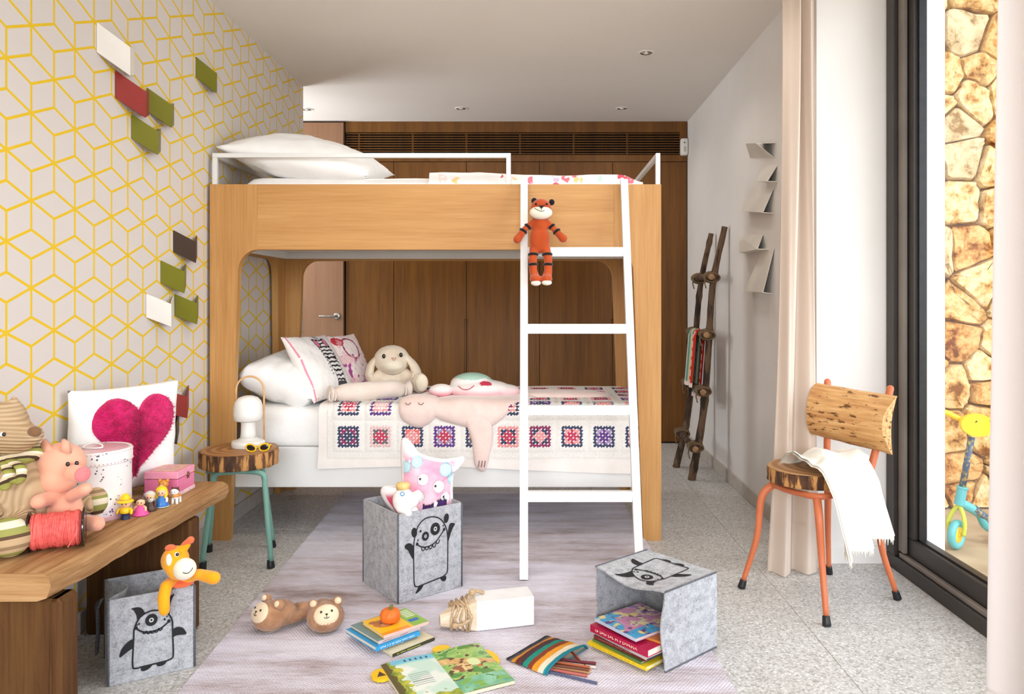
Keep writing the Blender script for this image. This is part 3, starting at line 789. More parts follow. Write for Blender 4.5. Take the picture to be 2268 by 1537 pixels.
# flat plush animal lying over the blanket
MT['pink_plush'] = mat('pale_pink_plush', C(236, 214, 205), C(228, 202, 192), .95, (14,)*3, bump=.5, bsc=(140,)*3, sheen=.4, spec=.08)
fa = thing('flat_plush_animal', 'flat pale pink plush animal with sleepy face draped over the crochet blanket', 'plush toy', (-.25, 3.6, ZT))
def flat(name, outline, t, rings=10, c=None):
    """puffed patch on the drape; outline in (x, s)"""
    n = len(outline); c = c or (sum(p[0] for p in outline)/n, sum(p[1] for p in outline)/n); mb = MB(); vs = []
    for k in range(rings+1):
        f = 1-k/rings*.97; h = t*sqrt(max(0, 1-f*f))
        for (x, s) in outline: vs.append(drape(c[0]+(x-c[0])*f, c[1]+(s-c[1])*f, .013+h))
    fs = [(k*n+i, k*n+(i+1) % n, (k+1)*n+(i+1) % n, (k+1)*n+i) for k in range(rings) for i in range(n)]; fs.append(tuple(rings*n+i for i in range(n)))
    for (x, s) in outline: vs.append(drape(x, s, .010))
    o_ = (rings+1)*n
    fs += [(i, o_+i, o_+(i+1) % n, (i+1) % n) for i in range(n)]
    mb.add(vs, fs, True); return part(name, mb, MT['pink_plush'], fa)
def ol(pts, n=40):
    P = [Vector((p[0], p[1], 0)) for p in pts]; k = len(P); out = []
    for i in range(k):
        a, b, c, d = P[(i-1) % k], P[i], P[(i+1) % k], P[(i+2) % k]
        for j in range(max(2, n//k)):
            t = j/max(2, n//k); q = .5*((2*b)+(c-a)*t+(2*a-5*b+4*c-d)*t*t+(3*b-a-3*c+d)*t**3); out.append((q.x, q.y))
    return out
flat('body', ol([(-.50, .20), (-.36, .13), (-.22, .12), (-.10, .22), (-.03, .36), (.02, .55), (-.15, .66), (-.36, .6), (-.5, .42)]), .02)
hd = flat('head', ol([(-.645, .21), (-.62, .15), (-.54, .12), (-.47, .17), (-.45, .28), (-.5, .38), (-.58, .36), (-.64, .30)]), .036)
flat('paw', ol([(-.33, .18), (-.24, .20), (-.20, .1), (-.225, -.05), (-.25, -.085), (-.285, -.05), (-.30, .06)]), .02)
flat('arm', ol([(-.12, .46), (.05, .44), (.2, .42), (.34, .46), (.38, .52), (.32, .57), (.1, .56), (-.1, .62)]), .026)
flat('arm', ol([(-.56, .40), (-.5, .36), (-.42, .42), (-.43, .56), (-.52, .6), (-.58, .52)]), .024)
def stroke(pts, r=.0025):
    return MB().tube(bez(pts, 8), r, 6)
LINE = mat('embroidery_thread', C(150, 112, 108), None, .8)
for cx_ in (-.595, -.535): part('eyelid', stroke([drape(cx_-.012, .212, .0475), drape(cx_-.006, .2085, .049), drape(cx_+.006, .2085, .049), drape(cx_+.012, .212, .0475)], .002), LINE, hd)
for k in range(3): part('claw_line', stroke([drape(-.267+k*.014, -.06, .028), drape(-.264+k*.014, -.045, .031), drape(-.262+k*.014, -.03, .03)], .0022), LINE, bpy.data.objects['paw'])
# ------------------------------------------------------------------ rug
def rug_mat():
    m, nt, bs = new_mat('rug_weave'); bs.inputs['Roughness'].default_value = .9; bs.inputs['Specular IOR Level'].default_value = .15; bs.inputs['Sheen Weight'].default_value = .2
    n1 = nd(nt, 'ShaderNodeTexNoise', Scale=1.0, Detail=6, Roughness=.7); nt.links.new(coords(nt, (2.0, 11, 1)), n1.inputs['Vector'])
    n2 = nd(nt, 'ShaderNodeTexNoise', Scale=1.0, Detail=4); nt.links.new(coords(nt, (1.1, 1.6, 1)), n2.inputs['Vector'])
    n3 = nd(nt, 'ShaderNodeTexNoise', Scale=1.0, Detail=2); nt.links.new(coords(nt, (26, 150, 1)), n3.inputs['Vector'])
    f = E(n1.outputs[0])*.5+E(n2.outputs[0])*.38+E(n3.outputs[0])*.12
    col = ramp(nt, f.k, [(.37, C(142, 120, 114)), (.45, C(192, 180, 186)), (.53, C(217, 212, 224)), (.62, C(235, 232, 242))])
    sx = nt.nodes.new('ShaderNodeSeparateXYZ'); nt.links.new(coords(nt), sx.inputs[0])
    a = (E(sx.outputs[1])*(2*pi/.0155)).op('SINE'); b = (E(sx.outputs[0])*(2*pi/.011)).op('SINE')
    w = (a*b)
    mx = nt.nodes.new('ShaderNodeMix'); mx.data_type = 'RGBA'; mx.blend_type = 'MULTIPLY'
    nt.links.new((w*.5+.5).k, mx.inputs[0]); nt.links.new(col, mx.inputs[6]); mx.inputs[7].default_value = (.86, .84, .85, 1)
    nt.links.new(mx.outputs[2], bs.inputs['Base Color']); add_bump(nt, bs, w.k, .4, .003); return m
rug = MB(); RC = [(-1.03, .9), (.515, .86)]
def rugp(u, v, z): return Vector((-.957-.042*(v*3.45)+1.575*u, .92+3.45*v, z))
rug.grid(10, 20, lambda u, v: rugp(u, v, .010)); rug.grid(10, 20, lambda u, v: rugp(u, v, .001))
for e in ((0, 0), (1, 0)): rug.grid(1, 20, lambda u, v: rugp(e[0], v, .001+.009*u), False)
for e in (0, 1): rug.grid(10, 1, lambda u, v: rugp(u, e, .001+.009*v), False)
o = part('rug', rug, rug_mat()); tag(o, 'large faded lilac and taupe ribbed rug running under the bunk bed', 'rug')
RZ = .0105

# ------------------------------------------------------------------ curtains
CUR = cloth_mat('linen_curtain', C(226, 210, 196), .2)
SHEER = cloth_mat('sheer_curtain', C(226, 218, 215), .3)
def curtain(name, label, fn, nu, nv, m):
    t = thing(name, label, 'curtain', fn(.5, 0)); mb = MB(); mb.grid(nu, nv, fn); o = part('cloth', mb, m, t)
    hem = MB(); hem.grid(nu, 2, lambda a, b: fn(a, .075+.002*b)+Vector((-.003, -.0045, 0))); part('hem', hem, m, t); return t
def c1(a, b):
    k = 1-b; spread = .115+.12*k**1.5; xr = 1.15+.035*k
    x = xr-spread+spread*a
    y = 3.11+.034*sin(a*2*pi*2.1+.9+.5*k)+.010*sin(a*2*pi*4.3+2*b)
    return Vector((x+.006*sin(b*5+a*9), y-.05*k*(1-a), .004+b*2.515))
curtain('curtain', 'pale linen curtain gathered against the white wall behind the orange chair', c1, 120, 40, CUR)
def c2(a, b):
    k = 1-b
    return Vector((1.12+.045*sin(a*2*pi*5+.8*b)+.012*sin(a*17), 1.12+(.665+.035*k**2)*a+.01*sin(b*4+a*20), .004+b*2.515))
curtain('curtain', 'sheer white curtain at the edge of the photo, nearest the window glass', c2, 120, 30, SHEER)
tr_ = thing('curtain_track', 'slim white curtain track along the ceiling above the long window', 'curtain track', (1.1, 2, CEIL))
part('channel', MB().box(1.09, 1.13, -1.7, 3.19, CEIL-.012, CEIL-.0005, .002), MT['white_paint'], tr_)

# ------------------------------------------------------------------ bark slices, stool and chair
def bark_mat(name, a, b, c):
    m, nt, bs = new_mat(name); bs.inputs['Roughness'].default_value = .85
    n = nd(nt, 'ShaderNodeTexNoise', Scale=1.0, Detail=4, Roughness=.6); nt.links.new(coords(nt, (26, 26, 5)), n.inputs['Vector'])
    nt.links.new(ramp(nt, n.outputs[0], [(.4, a), (.5, b), (.56, c)]), bs.inputs['Base Color']); add_bump(nt, bs, n.outputs[0], 1, .008); return m
MT['bark'] = bark_mat('resinous_bark', C(62, 40, 26), C(96, 60, 34), C(196, 142, 82))
def slice_top(name, x, y, a, b, r=46):
    m, nt, bs = new_mat(name); bs.inputs['Roughness'].default_value = .5
    tc = nt.nodes.new('ShaderNodeTexCoord'); mp = nt.nodes.new('ShaderNodeMapping'); nt.links.new(tc.outputs['Object'], mp.inputs[0])
    wv = nd(nt, 'ShaderNodeTexWave', Scale=r/6, Distortion=2.5, Detail=2); wv.wave_type = 'RINGS'; wv.rings_direction = 'Z'; nt.links.new(mp.outputs[0], wv.inputs[0])
    nt.links.new(ramp(nt, wv.outputs[0], [(.2, a), (.8, b)]), bs.inputs['Base Color']); return m
def slab(parent, c, r, z0, z1, seed, topm, n=72):
    """log slice with an uneven bark rim"""
    c = Vector(c); rad = [r*(1+.05*fbm(cos(2*pi*i/n)*1.5+seed, sin(2*pi*i/n)*1.5)+.018*fbm(cos(2*pi*i/n)*9+seed, sin(2*pi*i/n)*9)) for i in range(n)]
    vs = []
    for k, z, d in ((.985, z0, 0), (1.0, z0+.004, 1), ( .992, z0+(z1-z0)*.35, 2), (1.0, z0+(z1-z0)*.7, 3), (.995, z1-.003, 4)):
        for i in range(n):
            q = rad[i]*k*(1+.012*fbm(i*.55, d*.4+seed)); vs.append((c.x+q*cos(2*pi*i/n), c.y+q*sin(2*pi*i/n), z))
    fs = [(j*n+i, j*n+(i+1) % n, (j+1)*n+(i+1) % n, (j+1)*n+i) for j in range(4) for i in range(n)]+[tuple(range(n-1, -1, -1))]
    part('bark_rim', MB().add(vs, fs, True), MT['bark'], parent, sharp=50)
    vs = [(c.x+rad[i]*.99*cos(2*pi*i/n), c.y+rad[i]*.99*sin(2*pi*i/n), z1-.0028) for i in range(n)]+[(c.x+rad[i]*.975*cos(2*pi*i/n), c.y+rad[i]*.975*sin(2*pi*i/n), z1) for i in range(n)]
    part('seat', MB().add(vs, [(i, (i+1) % n, n+(i+1) % n, n+i) for i in range(n)]+[tuple(range(n, 2*n))], False), topm, parent)
RUB = MT['black']
def foot(mb, p, d, r):
    R = Vector(d).normalized().to_track_quat('Z', 'Y').to_matrix()
    return mb.lathe([(r*1.15, 0), (r*1.45, .003), (r*1.38, .012), (r*1.22, .03), (r*1.2, .034)], 16, p, R)
SX, SY = -1.285, 3.27
stool = thing('stool', 'log slice stool with mint green tubular legs at the bench end', 'stool', (SX, SY, 0))
slab(stool, (SX, SY, 0), .163, .408, .476, 1.3, slice_top('stool_wood', SX, SY, C(150, 100, 58), C(186, 134, 84)))
MINT = mat('mint_steel', C(122, 166, 152), C(112, 156, 142), .35, (8,)*3)
for (fx, fy, tx, ty, bend) in ((-1.104, 3.149, -1.215, 3.19, 1), (-1.19, 3.416, -1.19, 3.37, 0), (-1.383, 3.13, -1.32, 3.17, 1), (-1.453, 3.354, -1.40, 3.35, 0)):
    f0 = Vector((fx, fy, .03)); kn = Vector((fx-.035*(1 if fx > SX else -1), fy+(SY-fy)*.18, .36)); tp = Vector((tx-(.06 if fx > SX else -.06), ty, .397))
    lg = part('leg', MB().tube(bez([f0, f0.lerp(kn, .5), f0.lerp(kn, .92), Vector((kn.x-(.012 if fx > SX else -.012), kn.y, .39)), tp], 24), .0115, 12), MINT, stool)
    part('rubber_foot', foot(MB(), (fx, fy, .0), kn-f0, .0115), RUB, lg)
part('cross_tube', MB().tube([(SX-.1, 3.18, .397), (SX+.1, 3.18, .397)], .0105, 10).tube([(SX-.1, 3.36, .397), (SX+.1, 3.36, .397)], .0105, 10), MINT, stool)
# lamp on the stool
LX, LY = -1.262, 3.315
lamp_ = thing('table_lamp', 'small white mushroom table lamp with a tall bent wood hoop handle', 'lamp', (LX, LY, .476))
GLW = mat('opal_white', C(242, 240, 234), None, .35, (5,)*3, spec=.5)
part('base', MB().lathe([(.068, .4765), (.070, .481), (.070, .497), (.066, .503), (.046, .507), (.036, .515)], 36, (LX, LY, 0)), GLW, lamp_, sharp=40)
part('stem', MB().lathe([(.034, .515), (.031, .54), (.030, .575), (.033, .595)], 28, (LX, LY, 0)), GLW, lamp_)
part('shade', MB().lathe([(.03, .593), (.054, .590), (.060, .594), (.062, .62), (.061, .645), (.055, .672), (.041, .690), (.02, .698), (.002, .699)], 36, (LX, LY, 0)), GLW, lamp_, sharp=60)
HOOP = mat('bent_ash', C(226, 178, 122), C(210, 160, 104), .5, (30,)*3)
pth = [(LX-.062, LY+.02, .50), (LX-.062, LY+.02, .72)]+[(LX-.062*cos(pi*k/12), LY+.02, .72+.062*sin(pi*k/12)) for k in range(1, 12)]+[(LX+.062, LY+.02, .72), (LX+.062, LY+.02, .50)]
part('hoop_handle', MB().tube(pth, .0042, 8), HOOP, lamp_)
sg = thing('sunglasses', 'childs yellow sunglasses with dark lenses on the log stool', 'sunglasses', at(585, 993, 3.20))
YEL = mat('yellow_plastic', C(240, 196, 30), C(232, 186, 24), .35, (9,)*3)
gx, gy, gz = -1.175, 3.19, .477
def gl_ring(cx_): return [Vector((gx+cx_+.021*cos(a), gy+cx_*.25, gz+.018+.015*sin(a)+.003*cos(a)*(1 if cx_ > 0 else -1))) for a in [2*pi*k/18 for k in range(18)]]
for cx_ in (-.026, .026): part('rim', MB().tube(gl_ring(cx_), .0036, 8, closed=True), YEL, sg)
for cx_ in (-.026, .026):
    part('lens', MB().ell((gx+cx_, gy+cx_*.25, gz+.018), (.020, .003, .0145), None, 16, 10), mat('smoked_lens', C(40, 36, 34), None, .1, spec=.7), sg)
part('bridge', MB().tube([(gx-.007, gy-.002, gz+.023), (gx, gy-.004, gz+.025), (gx+.007, gy+.002, gz+.023)], .003, 6), YEL, sg)
for s in (-1, 1): part('temple_arm', MB().tube(bez([(gx+s*.047, gy+s*.012, gz+.024), (gx+s*.045-.006, gy+.04+s*.011, gz+.022), (gx+s*.040-.012, gy+.075+s*.010, gz+.005)], 8), .003, 6), YEL, sg)

# orange chair with log seat and back
ch = thing('chair', 'orange tubular steel chair with log slice seat and half-log backrest', 'chair', (1.08, 2.87, 0), radians(-60))
ORG = mat('coral_orange_steel', C(206, 116, 76), C(196, 106, 66), .4, (8,)*3)
ringc = [Vector(p) for p in ((.902, 2.952, .403), (1.0, 2.668, .415), (1.235, 2.80, .425), (1.172, 3.04, .425))]
cc = sum(ringc, Vector())/4
rp = []
for i in range(4):
    a, b = ringc[i], ringc[(i+1) % 4]; pv = ringc[i-1]
    p0 = a+(pv-a).normalized()*.075; p1 = a+(b-a).normalized()*.075
    for k in range(7):
        t = k/6; rp.append(p0*(1-t)**2+a*2*t*(1-t)+p1*t*t)
    for k in (1, 2): 
        e = p1.lerp(b+(a-b).normalized()*.075, k/3); rp.append(e+(e-cc).normalized()*.008)
part('seat_ring', MB().tube(rp, .0115, 12, closed=True), ORG, ch)
feet = {'fl': ((.8055, 2.926), (.925, 2.93)), 'f': ((.998, 2.59), (1.008, 2.70)), 'r': ((1.344, 2.815), (1.228, 2.822)), 'b': ((1.196, 3.076), (1.165, 3.02))}
for k, (f, tpt) in feet.items():
    f0 = Vector((f[0], f[1], .028)); tp = Vector((tpt[0], tpt[1], .405)); d = (tp-f0)
    pts = [f0, f0.lerp(tp, .45), f0.lerp(tp, .85)+Vector(((f[0]-cc.x), (f[1]-cc.y), 0))*.10, tp]
    lg = part('leg', MB().tube(bez(pts, 18), [.0095+.005*min(1, i/14) for i in range(len(bez(pts, 18)))], 12), ORG, ch)
    part('rubber_foot', foot(MB(), (f[0]-d.x*.07, f[1]-d.y*.07, 0), d, .0105), RUB, lg)
b1 = bez([(1.172, 3.035, .425), (1.178, 3.05, .50), (1.186, 3.062, .66), (1.19, 3.075, .785)], 18)
b2 = bez([(1.235, 2.82, .425), (1.262, 2.83, .50), (1.31, 2.845, .66), (1.345, 2.86, .782)], 18)
part('back_post', MB().tube(b1, .0135, 12, round_caps=True), ORG, ch); part('back_post', MB().tube(b2, .0135, 12, round_caps=True), ORG, ch)
slab(ch, (1.045, 2.862, 0), .158, .432, .486, 4.7, slice_top('chair_wood', 1.045, 2.862, C(150, 106, 64), C(184, 138, 90)))
part('seat_bracket', MB().box(.99, 1.10, 2.80, 2.92, .418, .432, .003), ORG, ch)
LOG = None
def log_mat():
    m, nt, bs = new_mat('peeled_log'); bs.inputs['Roughness'].default_value = .65
    n = nd(nt, 'ShaderNodeTexNoise', Scale=1.0, Detail=5); nt.links.new(coords(nt, (6, 70, 70)), n.inputs['Vector'])
    n2 = nd(nt, 'ShaderNodeTexNoise', Scale=1.0, Detail=3); nt.links.new(coords(nt, (24, 80, 80)), n2.inputs['Vector'])
    a = ramp(nt, n.outputs[0], [(.3, C(176, 120, 66)), (.5, C(206, 156, 98)), (.7, C(224, 180, 124))])
    b = ramp(nt, n2.outputs[0], [(.33, (.25, .18, .12, 1)), (.40, (1, 1, 1, 1))])
    mx = nt.nodes.new('ShaderNodeMix'); mx.data_type = 'RGBA'; mx.blend_type = 'MULTIPLY'; mx.inputs[0].default_value = 1
    nt.links.new(a, mx.inputs[6]); nt.links.new(b, mx.inputs[7]); nt.links.new(mx.outputs[2], bs.inputs['Base Color']); add_bump(nt, bs, n.outputs[0], .4, .004); return m
LA, LB = Vector((1.135, 3.075, .675)), Vector((1.315, 2.78, .655))
wd = (LB-LA).normalized(); outn = Vector((wd.y, -wd.x, 0)).normalized()
if outn.y > 0: outn = -outn
outn = Vector((-abs(outn.x), -abs(outn.y), 0)).normalized()
upv = Vector((.10*-outn.x, .10*-outn.y, 1)).normalized()
def logs(u, a):
    k = 1+.04*fbm(u*3, a*2)+.03*u; h = .105*k; th = .058*k
    s = sin(a); c = cos(a)
    return LA+wd*((LB-LA).length*u)+upv*(h*s)+outn*(th*c-.012)
n1, n2_ = 24, 22; vs = []
for i in range(n1+1):
    for j in range(n2_+1): vs.append(logs(i/n1+(.03*sin(j*.4) if i == n1 else 0), -pi/2+pi*j/n2_))
    for j in range(1, 10):
        p = logs(i/n1, pi/2).lerp(logs(i/n1, -pi/2), j/10); vs.append(p+outn*(.018*sin(pi*j/10)))
w_ = n2_+1+9; fs = [(i*w_+j, i*w_+(j+1) % w_, (i+1)*w_+(j+1) % w_, (i+1)*w_+j) for i in range(n1) for j in range(w_)]
fs += [tuple(range(w_)), tuple(n1*w_+j for j in range(w_-1, -1, -1))]
part('backrest', MB().add(vs, fs, True), log_mat(), ch, sharp=45)
# white cloth over the chair
cl = MB()
CLO = cloth_mat('soft_white_knit', C(244, 240, 230), .12)
def shawl(a, b):
    # a across the width, b from the folded end on the seat down to the hem
    st = Vector((.93, 2.89, .50)).lerp(Vector((1.085, 2.985, .505)), a)
    ed = Vector((1.00, 2.655, .515)).lerp(Vector((1.225, 2.775, .525)), a)
    k = .42
    if b < k:
        t = b/k; p = st.lerp(ed, t); p.z += .030*sin(t*pi)**.6+.010*sin(a*9+t*6)+.008*fbm(a*4, t*4)
        if t < .12: p.z -= (.12-t)*.18
        return p
    t = (b-k)/(1-k); q = Vector((ed.x, ed.y, 0))+Vector((.49, -.87, 0))*(.035*(1-(1-min(1, t*3.2))**2)+.035*t)+Vector((.87, .49, 0))*(.045*t+.03*t*(a-.5))
    fold = (.010+.022*t)*sin(a*2*pi*2.6+.6+t*.8)
    q += Vector((.49, -.87, 0))*fold
    q.z = ed.z-.018*min(1, t*6)-.285*t*(1-.22*a)
    return q
cl.grid(60, 70, shawl)
cl.grid(60, 70, lambda a, b: shawl(a, b)+Vector((.004, -.003, .008)))
o = part('shawl', cl, CLO); tag(o, 'white knitted cloth draped over the log seat of the orange chair', 'cloth')
ff = MB()
for k in range(61):
    a = k/60; p = shawl(a, 1.0); ff.tube([p+Vector((0, 0, .004)), p+Vector((.003*sin(k*2), .002*cos(k*3), -.010-.006*(k % 3)))], [.003, .0012], 5)
fo = part('hem', ff, CLO, o, world=False)

# ------------------------------------------------------------------ rustic ladder with a towel
rl = thing('rustic_ladder', 'dark rustic branch ladder lashed with rope, leaning on the white wall', 'ladder', (1.0, 4.9, 0))
BRK = bark_mat('branch_bark', C(38, 26, 19), C(68, 48, 34), C(102, 78, 56))
TWN = mat('jute_twine', C(132, 108, 80), C(94, 74, 52), .9, (160,)*3, bump=.6, bsc=(300,)*3)
CUTW = mat('cut_branch', C(176, 140, 100), C(150, 114, 78), .8, (40,)*3)
def pole(pts, r, sd):
    P = bez(pts, 40); k = len(P)
    rad = [r*(1.12-.3*i/k+.10*fbm(i*.35, sd)+(.18 if (i*7+int(sd)) % 11 == 0 else 0)) for i in range(k)]
    return MB().tube(P, rad, 14)
pa = [(.945, 5.07, .0), (1.02, 5.06, .35), (1.065, 5.05, .80), (1.10, 5.03, 1.22), (1.165, 5.0, 1.565)]
pb = [(.975, 4.71, .0), (1.045, 4.70, .42), (1.075, 4.68, .86), (1.10, 4.68, 1.22), (1.168, 4.655, 1.575)]
part('pole', pole(pa, .021, 3), BRK, rl); part('pole', pole(pb, .022, 8), BRK, rl)
def on(pts, z):
    P = bez(pts, 60); return min(P, key=lambda p: abs(p.z-z))
for zr in (.217, .553, .897, 1.262):
    a, b = on(pa, zr+.01), on(pb, zr); d = (b-a).normalized(); off = Vector((-.032, 0, 0))
    A2, B2 = a-d*.08+off, b+d*.07+off
    rg = part('rung', MB().tube([A2, A2.lerp(B2, .5)+Vector((0, 0, .006)), B2], [.02, .019, .021], 12), BRK, rl)
    part('cut_end', MB().tube([B2+d*.0002, B2+d*.002], .0195, 14), CUTW, rg)
    for q in (a, b):
        mb = MB(); tq = Vector((.1, 0, 1)).normalized(); c0 = q+off*.5
        for w in range(5):
            ph = (w-2)*.009; s = 1 if w % 2 else -1
            ring = []
            for k in range(20):
                t = 2*pi*k/20; ring.append(c0+Vector((.046*cos(t), ph, 0))+Vector((0, s*.020*sin(t+.4), .027*sin(t)))+Vector((0, 0, (w-2)*.003)))
            mb.tube(ring, .0052, 6, closed=True)
        mb.tube(bez([c0+Vector((-.04, -.02, 0)), c0+Vector((-.05, -.035, -.03)), c0+Vector((-.042, -.04, -.07))], 8), .004, 6)
        part('rope_lashing', mb, TWN, rl)
# towel over the rung at .897
a, b = on(pa, .907), on(pb, .897)
tw = MB()
TC = [C(60, 120, 100), C(196, 44, 34), C(232, 224, 210), C(92, 150, 142), C(214, 200, 150), C(92, 158, 152), C(226, 214, 190), C(196, 44, 34), C(196, 44, 34), C(196, 44, 34)]
def towc(u, v):
    k = int(min(.999, u)*len(TC)); c = TC[k]
    if k in (1, 8):
        x = (u*len(TC)*1.0) % 1; y = (v*14) % 1
        if ((x-.5)*.5)**2+((y-.5))**2*.16 < .022: c = C(240, 226, 220)
    if v < .03 or v > .97: c = C(236, 214, 206)
    return c
def towel(u, v):
    p = a.lerp(b, .10+.66*u)+Vector((-.032, 0, 0)); r = .029; L1, L2 = .34, .42; tot = L1+pi*r+L2; s = v*tot
    if s < L1: q = Vector((-r-.008*sin(u*9), 0, -(L1-s)))
    elif s < L1+pi*r: t = (s-L1)/r; q = Vector((-r*cos(t), 0, r*sin(t)))
    else: q = Vector((r*.9, 0, -(s-L1-pi*r)))
    q.x += .05*min(0, q.z)*-.6+ (.0 if q.x < 0 else 0)
    q.x -= .11*abs(min(0, q.z))
    return p+q+Vector((.004*sin(u*14), 0, 0))
tw.grid(60, 80, towel, True, towc)
o = part('towel', tw, cmat('printed_towel', .95, .5, 700)); tag(o, 'striped red, teal and cream towel with dots hanging on the rustic ladder', 'towel')

# ------------------------------------------------------------------ scooter outside
sc_ = thing('scooter', 'childs turquoise kick scooter with yellow front plate on the sunny terrace', 'scooter', (1.98, 3.45, -.02))
TQ = mat('turquoise_plastic', C(96, 178, 182), C(84, 166, 172), .35, (9,)*3); LIME = mat('lime_plastic', C(196, 206, 70), None, .35, (9,)*3); STK = mat('sticker_navy', C(62, 78, 104), C(170, 150, 70), .4, (60,)*3, lo=.5, hi=.62)
Yc = 3.45; G0 = -.02
wc = Vector((1.925, Yc, G0+.068)); ax = Vector((.86, -.5, 0)).normalized(); fw = Vector((.5, .86, 0)).normalized()
fwx = Vector((-.80, -.60, 0)).normalized(); axl = Vector((.60, -.80, 0)).normalized()   # wheel rolls along fwx
ring = [wc+fwx*(.05*cos(2*pi*k/28))+Vector((0, 0, .05*sin(2*pi*k/28))) for k in range(28)]
wh = part('front_wheel', MB().tube(ring, .018, 10, closed=True), TQ, sc_)
Rw = axl.to_track_quat('Z', 'Y').to_matrix()
part('hub', MB().lathe([(.036, -.014), (.038, -.01), (.038, .01), (.034, .014)], 24, wc, Rw).lathe([(.012, .013), (.011, .02)], 12, wc, Rw), YEL, wh)
st0 = wc+Vector((.012, 0, .135)); st1 = at(2152, 968, Yc); 
part('fork', MB().tube(bez([wc+axl*.03, wc+axl*.036+Vector((0, 0, .05)), wc+axl*.022+Vector((.006, 0, .1)), st0], 12), .0095, 10).tube(bez([wc-axl*.03, wc-axl*.036+Vector((0, 0, .05)), wc-axl*.022+Vector((.006, 0, .1)), st0], 12), .0095, 10), LIME, sc_)
part('steering_tube', MB().tube([st0, st0.lerp(st1, .25)], .022, 14).tube([st0.lerp(st1, .245), st0.lerp(st1, .27)], .026, 14), TQ, sc_, sharp=50)
part('stem', MB().tube([st0.lerp(st1, .25), st1], .0145, 14), STK, sc_)
hp = at(2166, 942, Yc-.02)
N_ = 40; pl = [(.092*cos(2*pi*k/N_), .052*sin(2*pi*k/N_)) for k in range(N_)]
ca_, sa_ = cos(-.16), sin(-.16)
plate = MB().prism(pl, lambda x, z, d: hp+Vector((x*ca_-z*sa_, d*.02+x*.3, x*sa_+z*ca_)), 1)
hbp = part('front_plate', plate, YEL, sc_)
for sx_ in (-.01, .07):
    part('slot', MB().prism([(sx_-.008, .012), (sx_+.008, .016), (sx_, .024)], lambda x, z, d: hp+Vector((x, -.0015+d*.003+x*.3, z)), 1), MT['black'], hbp)
part('handlebar', MB().tube([at(2165, 948, Yc), at(2100, 915, Yc-.01), at(2078, 908, Yc-.01)], .0125, 12, round_caps=True).tube([at(2165, 948, Yc), at(2232, 962, Yc+.06)], .0125, 12, round_caps=True), YEL, sc_)
dk0 = st0+Vector((.008, 0, .01)); dk1 = Vector((dk0.x+.165, Yc+.03, G0+.085)); dk2 = dk1+Vector((.30, .06, -.01))
fr_ = part('deck_tube', MB().tube(bez([dk0, dk0.lerp(dk1, .5)+Vector((.01, 0, .01)), dk1, dk2], 16), .021, 14), TQ, sc_)
dd = (dk1-dk0).normalized(); part('sticker', MB().tube([dk0.lerp(dk1, .30)+Vector((.012, -.004, .010)), dk0.lerp(dk1, .85)+Vector((.012, -.004, .010))], .0195, 14), STK, fr_)
part('deck', MB().box(dk1.x+.03, dk2.x+.02, Yc-.04, Yc+.13, G0+.075, G0+.095, .006), mat('deck_orange', C(226, 120, 50), None, .5, (9,)*3), sc_)
rw = dk2+Vector((.05, .01, -.005)); rw.z = G0+.045
ring = [rw+Vector((.032*cos(2*pi*k/24), 0, .032*sin(2*pi*k/24))) for k in range(24)]
part('rear_wheel', MB().tube(ring, .013, 10, closed=True).lathe([(.025, -.01), (.025, .01)], 20, rw, Matrix.Rotation(pi/2, 3, 'X')), TQ, sc_)
# ------------------------------------------------------------------ bench
BZ = .45
def bench_wood(name, axis, k=.9):
    m, nt, bs = new_mat(name); bs.inputs['Roughness'].default_value = .75; bs.inputs['Specular IOR Level'].default_value = .2
    s = [60]*3; s['xyz'.index(axis)] = 3
    n = nd(nt, 'ShaderNodeTexNoise', Scale=1.0, Detail=6, Roughness=.65, Distortion=.6); nt.links.new(coords(nt, s), n.inputs['Vector'])
    s2 = [9]*3; s2['xyz'.index(axis)] = 1.5
    n2 = nd(nt, 'ShaderNodeTexNoise', Scale=1.0, Detail=3); nt.links.new(coords(nt, s2), n2.inputs['Vector'])
    f = E(n.outputs[0])*.6+E(n2.outputs[0])*.4
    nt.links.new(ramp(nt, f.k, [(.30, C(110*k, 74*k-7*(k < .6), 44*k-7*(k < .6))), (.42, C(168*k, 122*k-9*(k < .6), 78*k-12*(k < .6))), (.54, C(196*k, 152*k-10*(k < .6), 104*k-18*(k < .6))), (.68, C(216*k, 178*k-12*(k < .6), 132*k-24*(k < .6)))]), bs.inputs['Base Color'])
    add_bump(nt, bs, n.outputs[0], .6, .006); return m
BWY, BWZ = bench_wood('bench_plank', 'y'), bench_wood('bench_leg_shaded', 'z', .48)  # leg copy of the plank wood, darkened to carry its shade in the colour
bench = thing('bench', 'thick old timber bench against the yellow wallpaper, holding soft toys', 'bench', (-1.33, 2.3, 0))
mb = MB(); nL = 40; sec = [(0, BZ), (.75, BZ), (.94, BZ-.002), (.99, BZ-.012), (1.0, BZ-.035), (.97, BZ-.062), (.9, BZ-.070), (0, BZ-.070)]
vs = []
for i in range(nL+1):
    t = i/nL; y = 1.838+(2.78-1.838)*t; fx = -1.180+.05*t+.006*fbm(t*4, 1)+.003*fbm(t*17, 4)
    for (u, z) in sec: vs.append((-1.515+(fx+1.515)*u, y, z+(.003*fbm(t*9, u*3) if u > 0 else 0)))
vs_end = [Vector(p) for p in vs[:len(sec)]]
k = len(sec); fs = [(i*k+j, i*k+(j+1) % k, (i+1)*k+(j+1) % k, (i+1)*k+j) for i in range(nL) for j in range(k)]+[tuple(range(k)), tuple(nL*k+j for j in range(k-1, -1, -1))]
pk0 = part('plank', MB().add(vs, fs, True), BWY, bench, sharp=30)
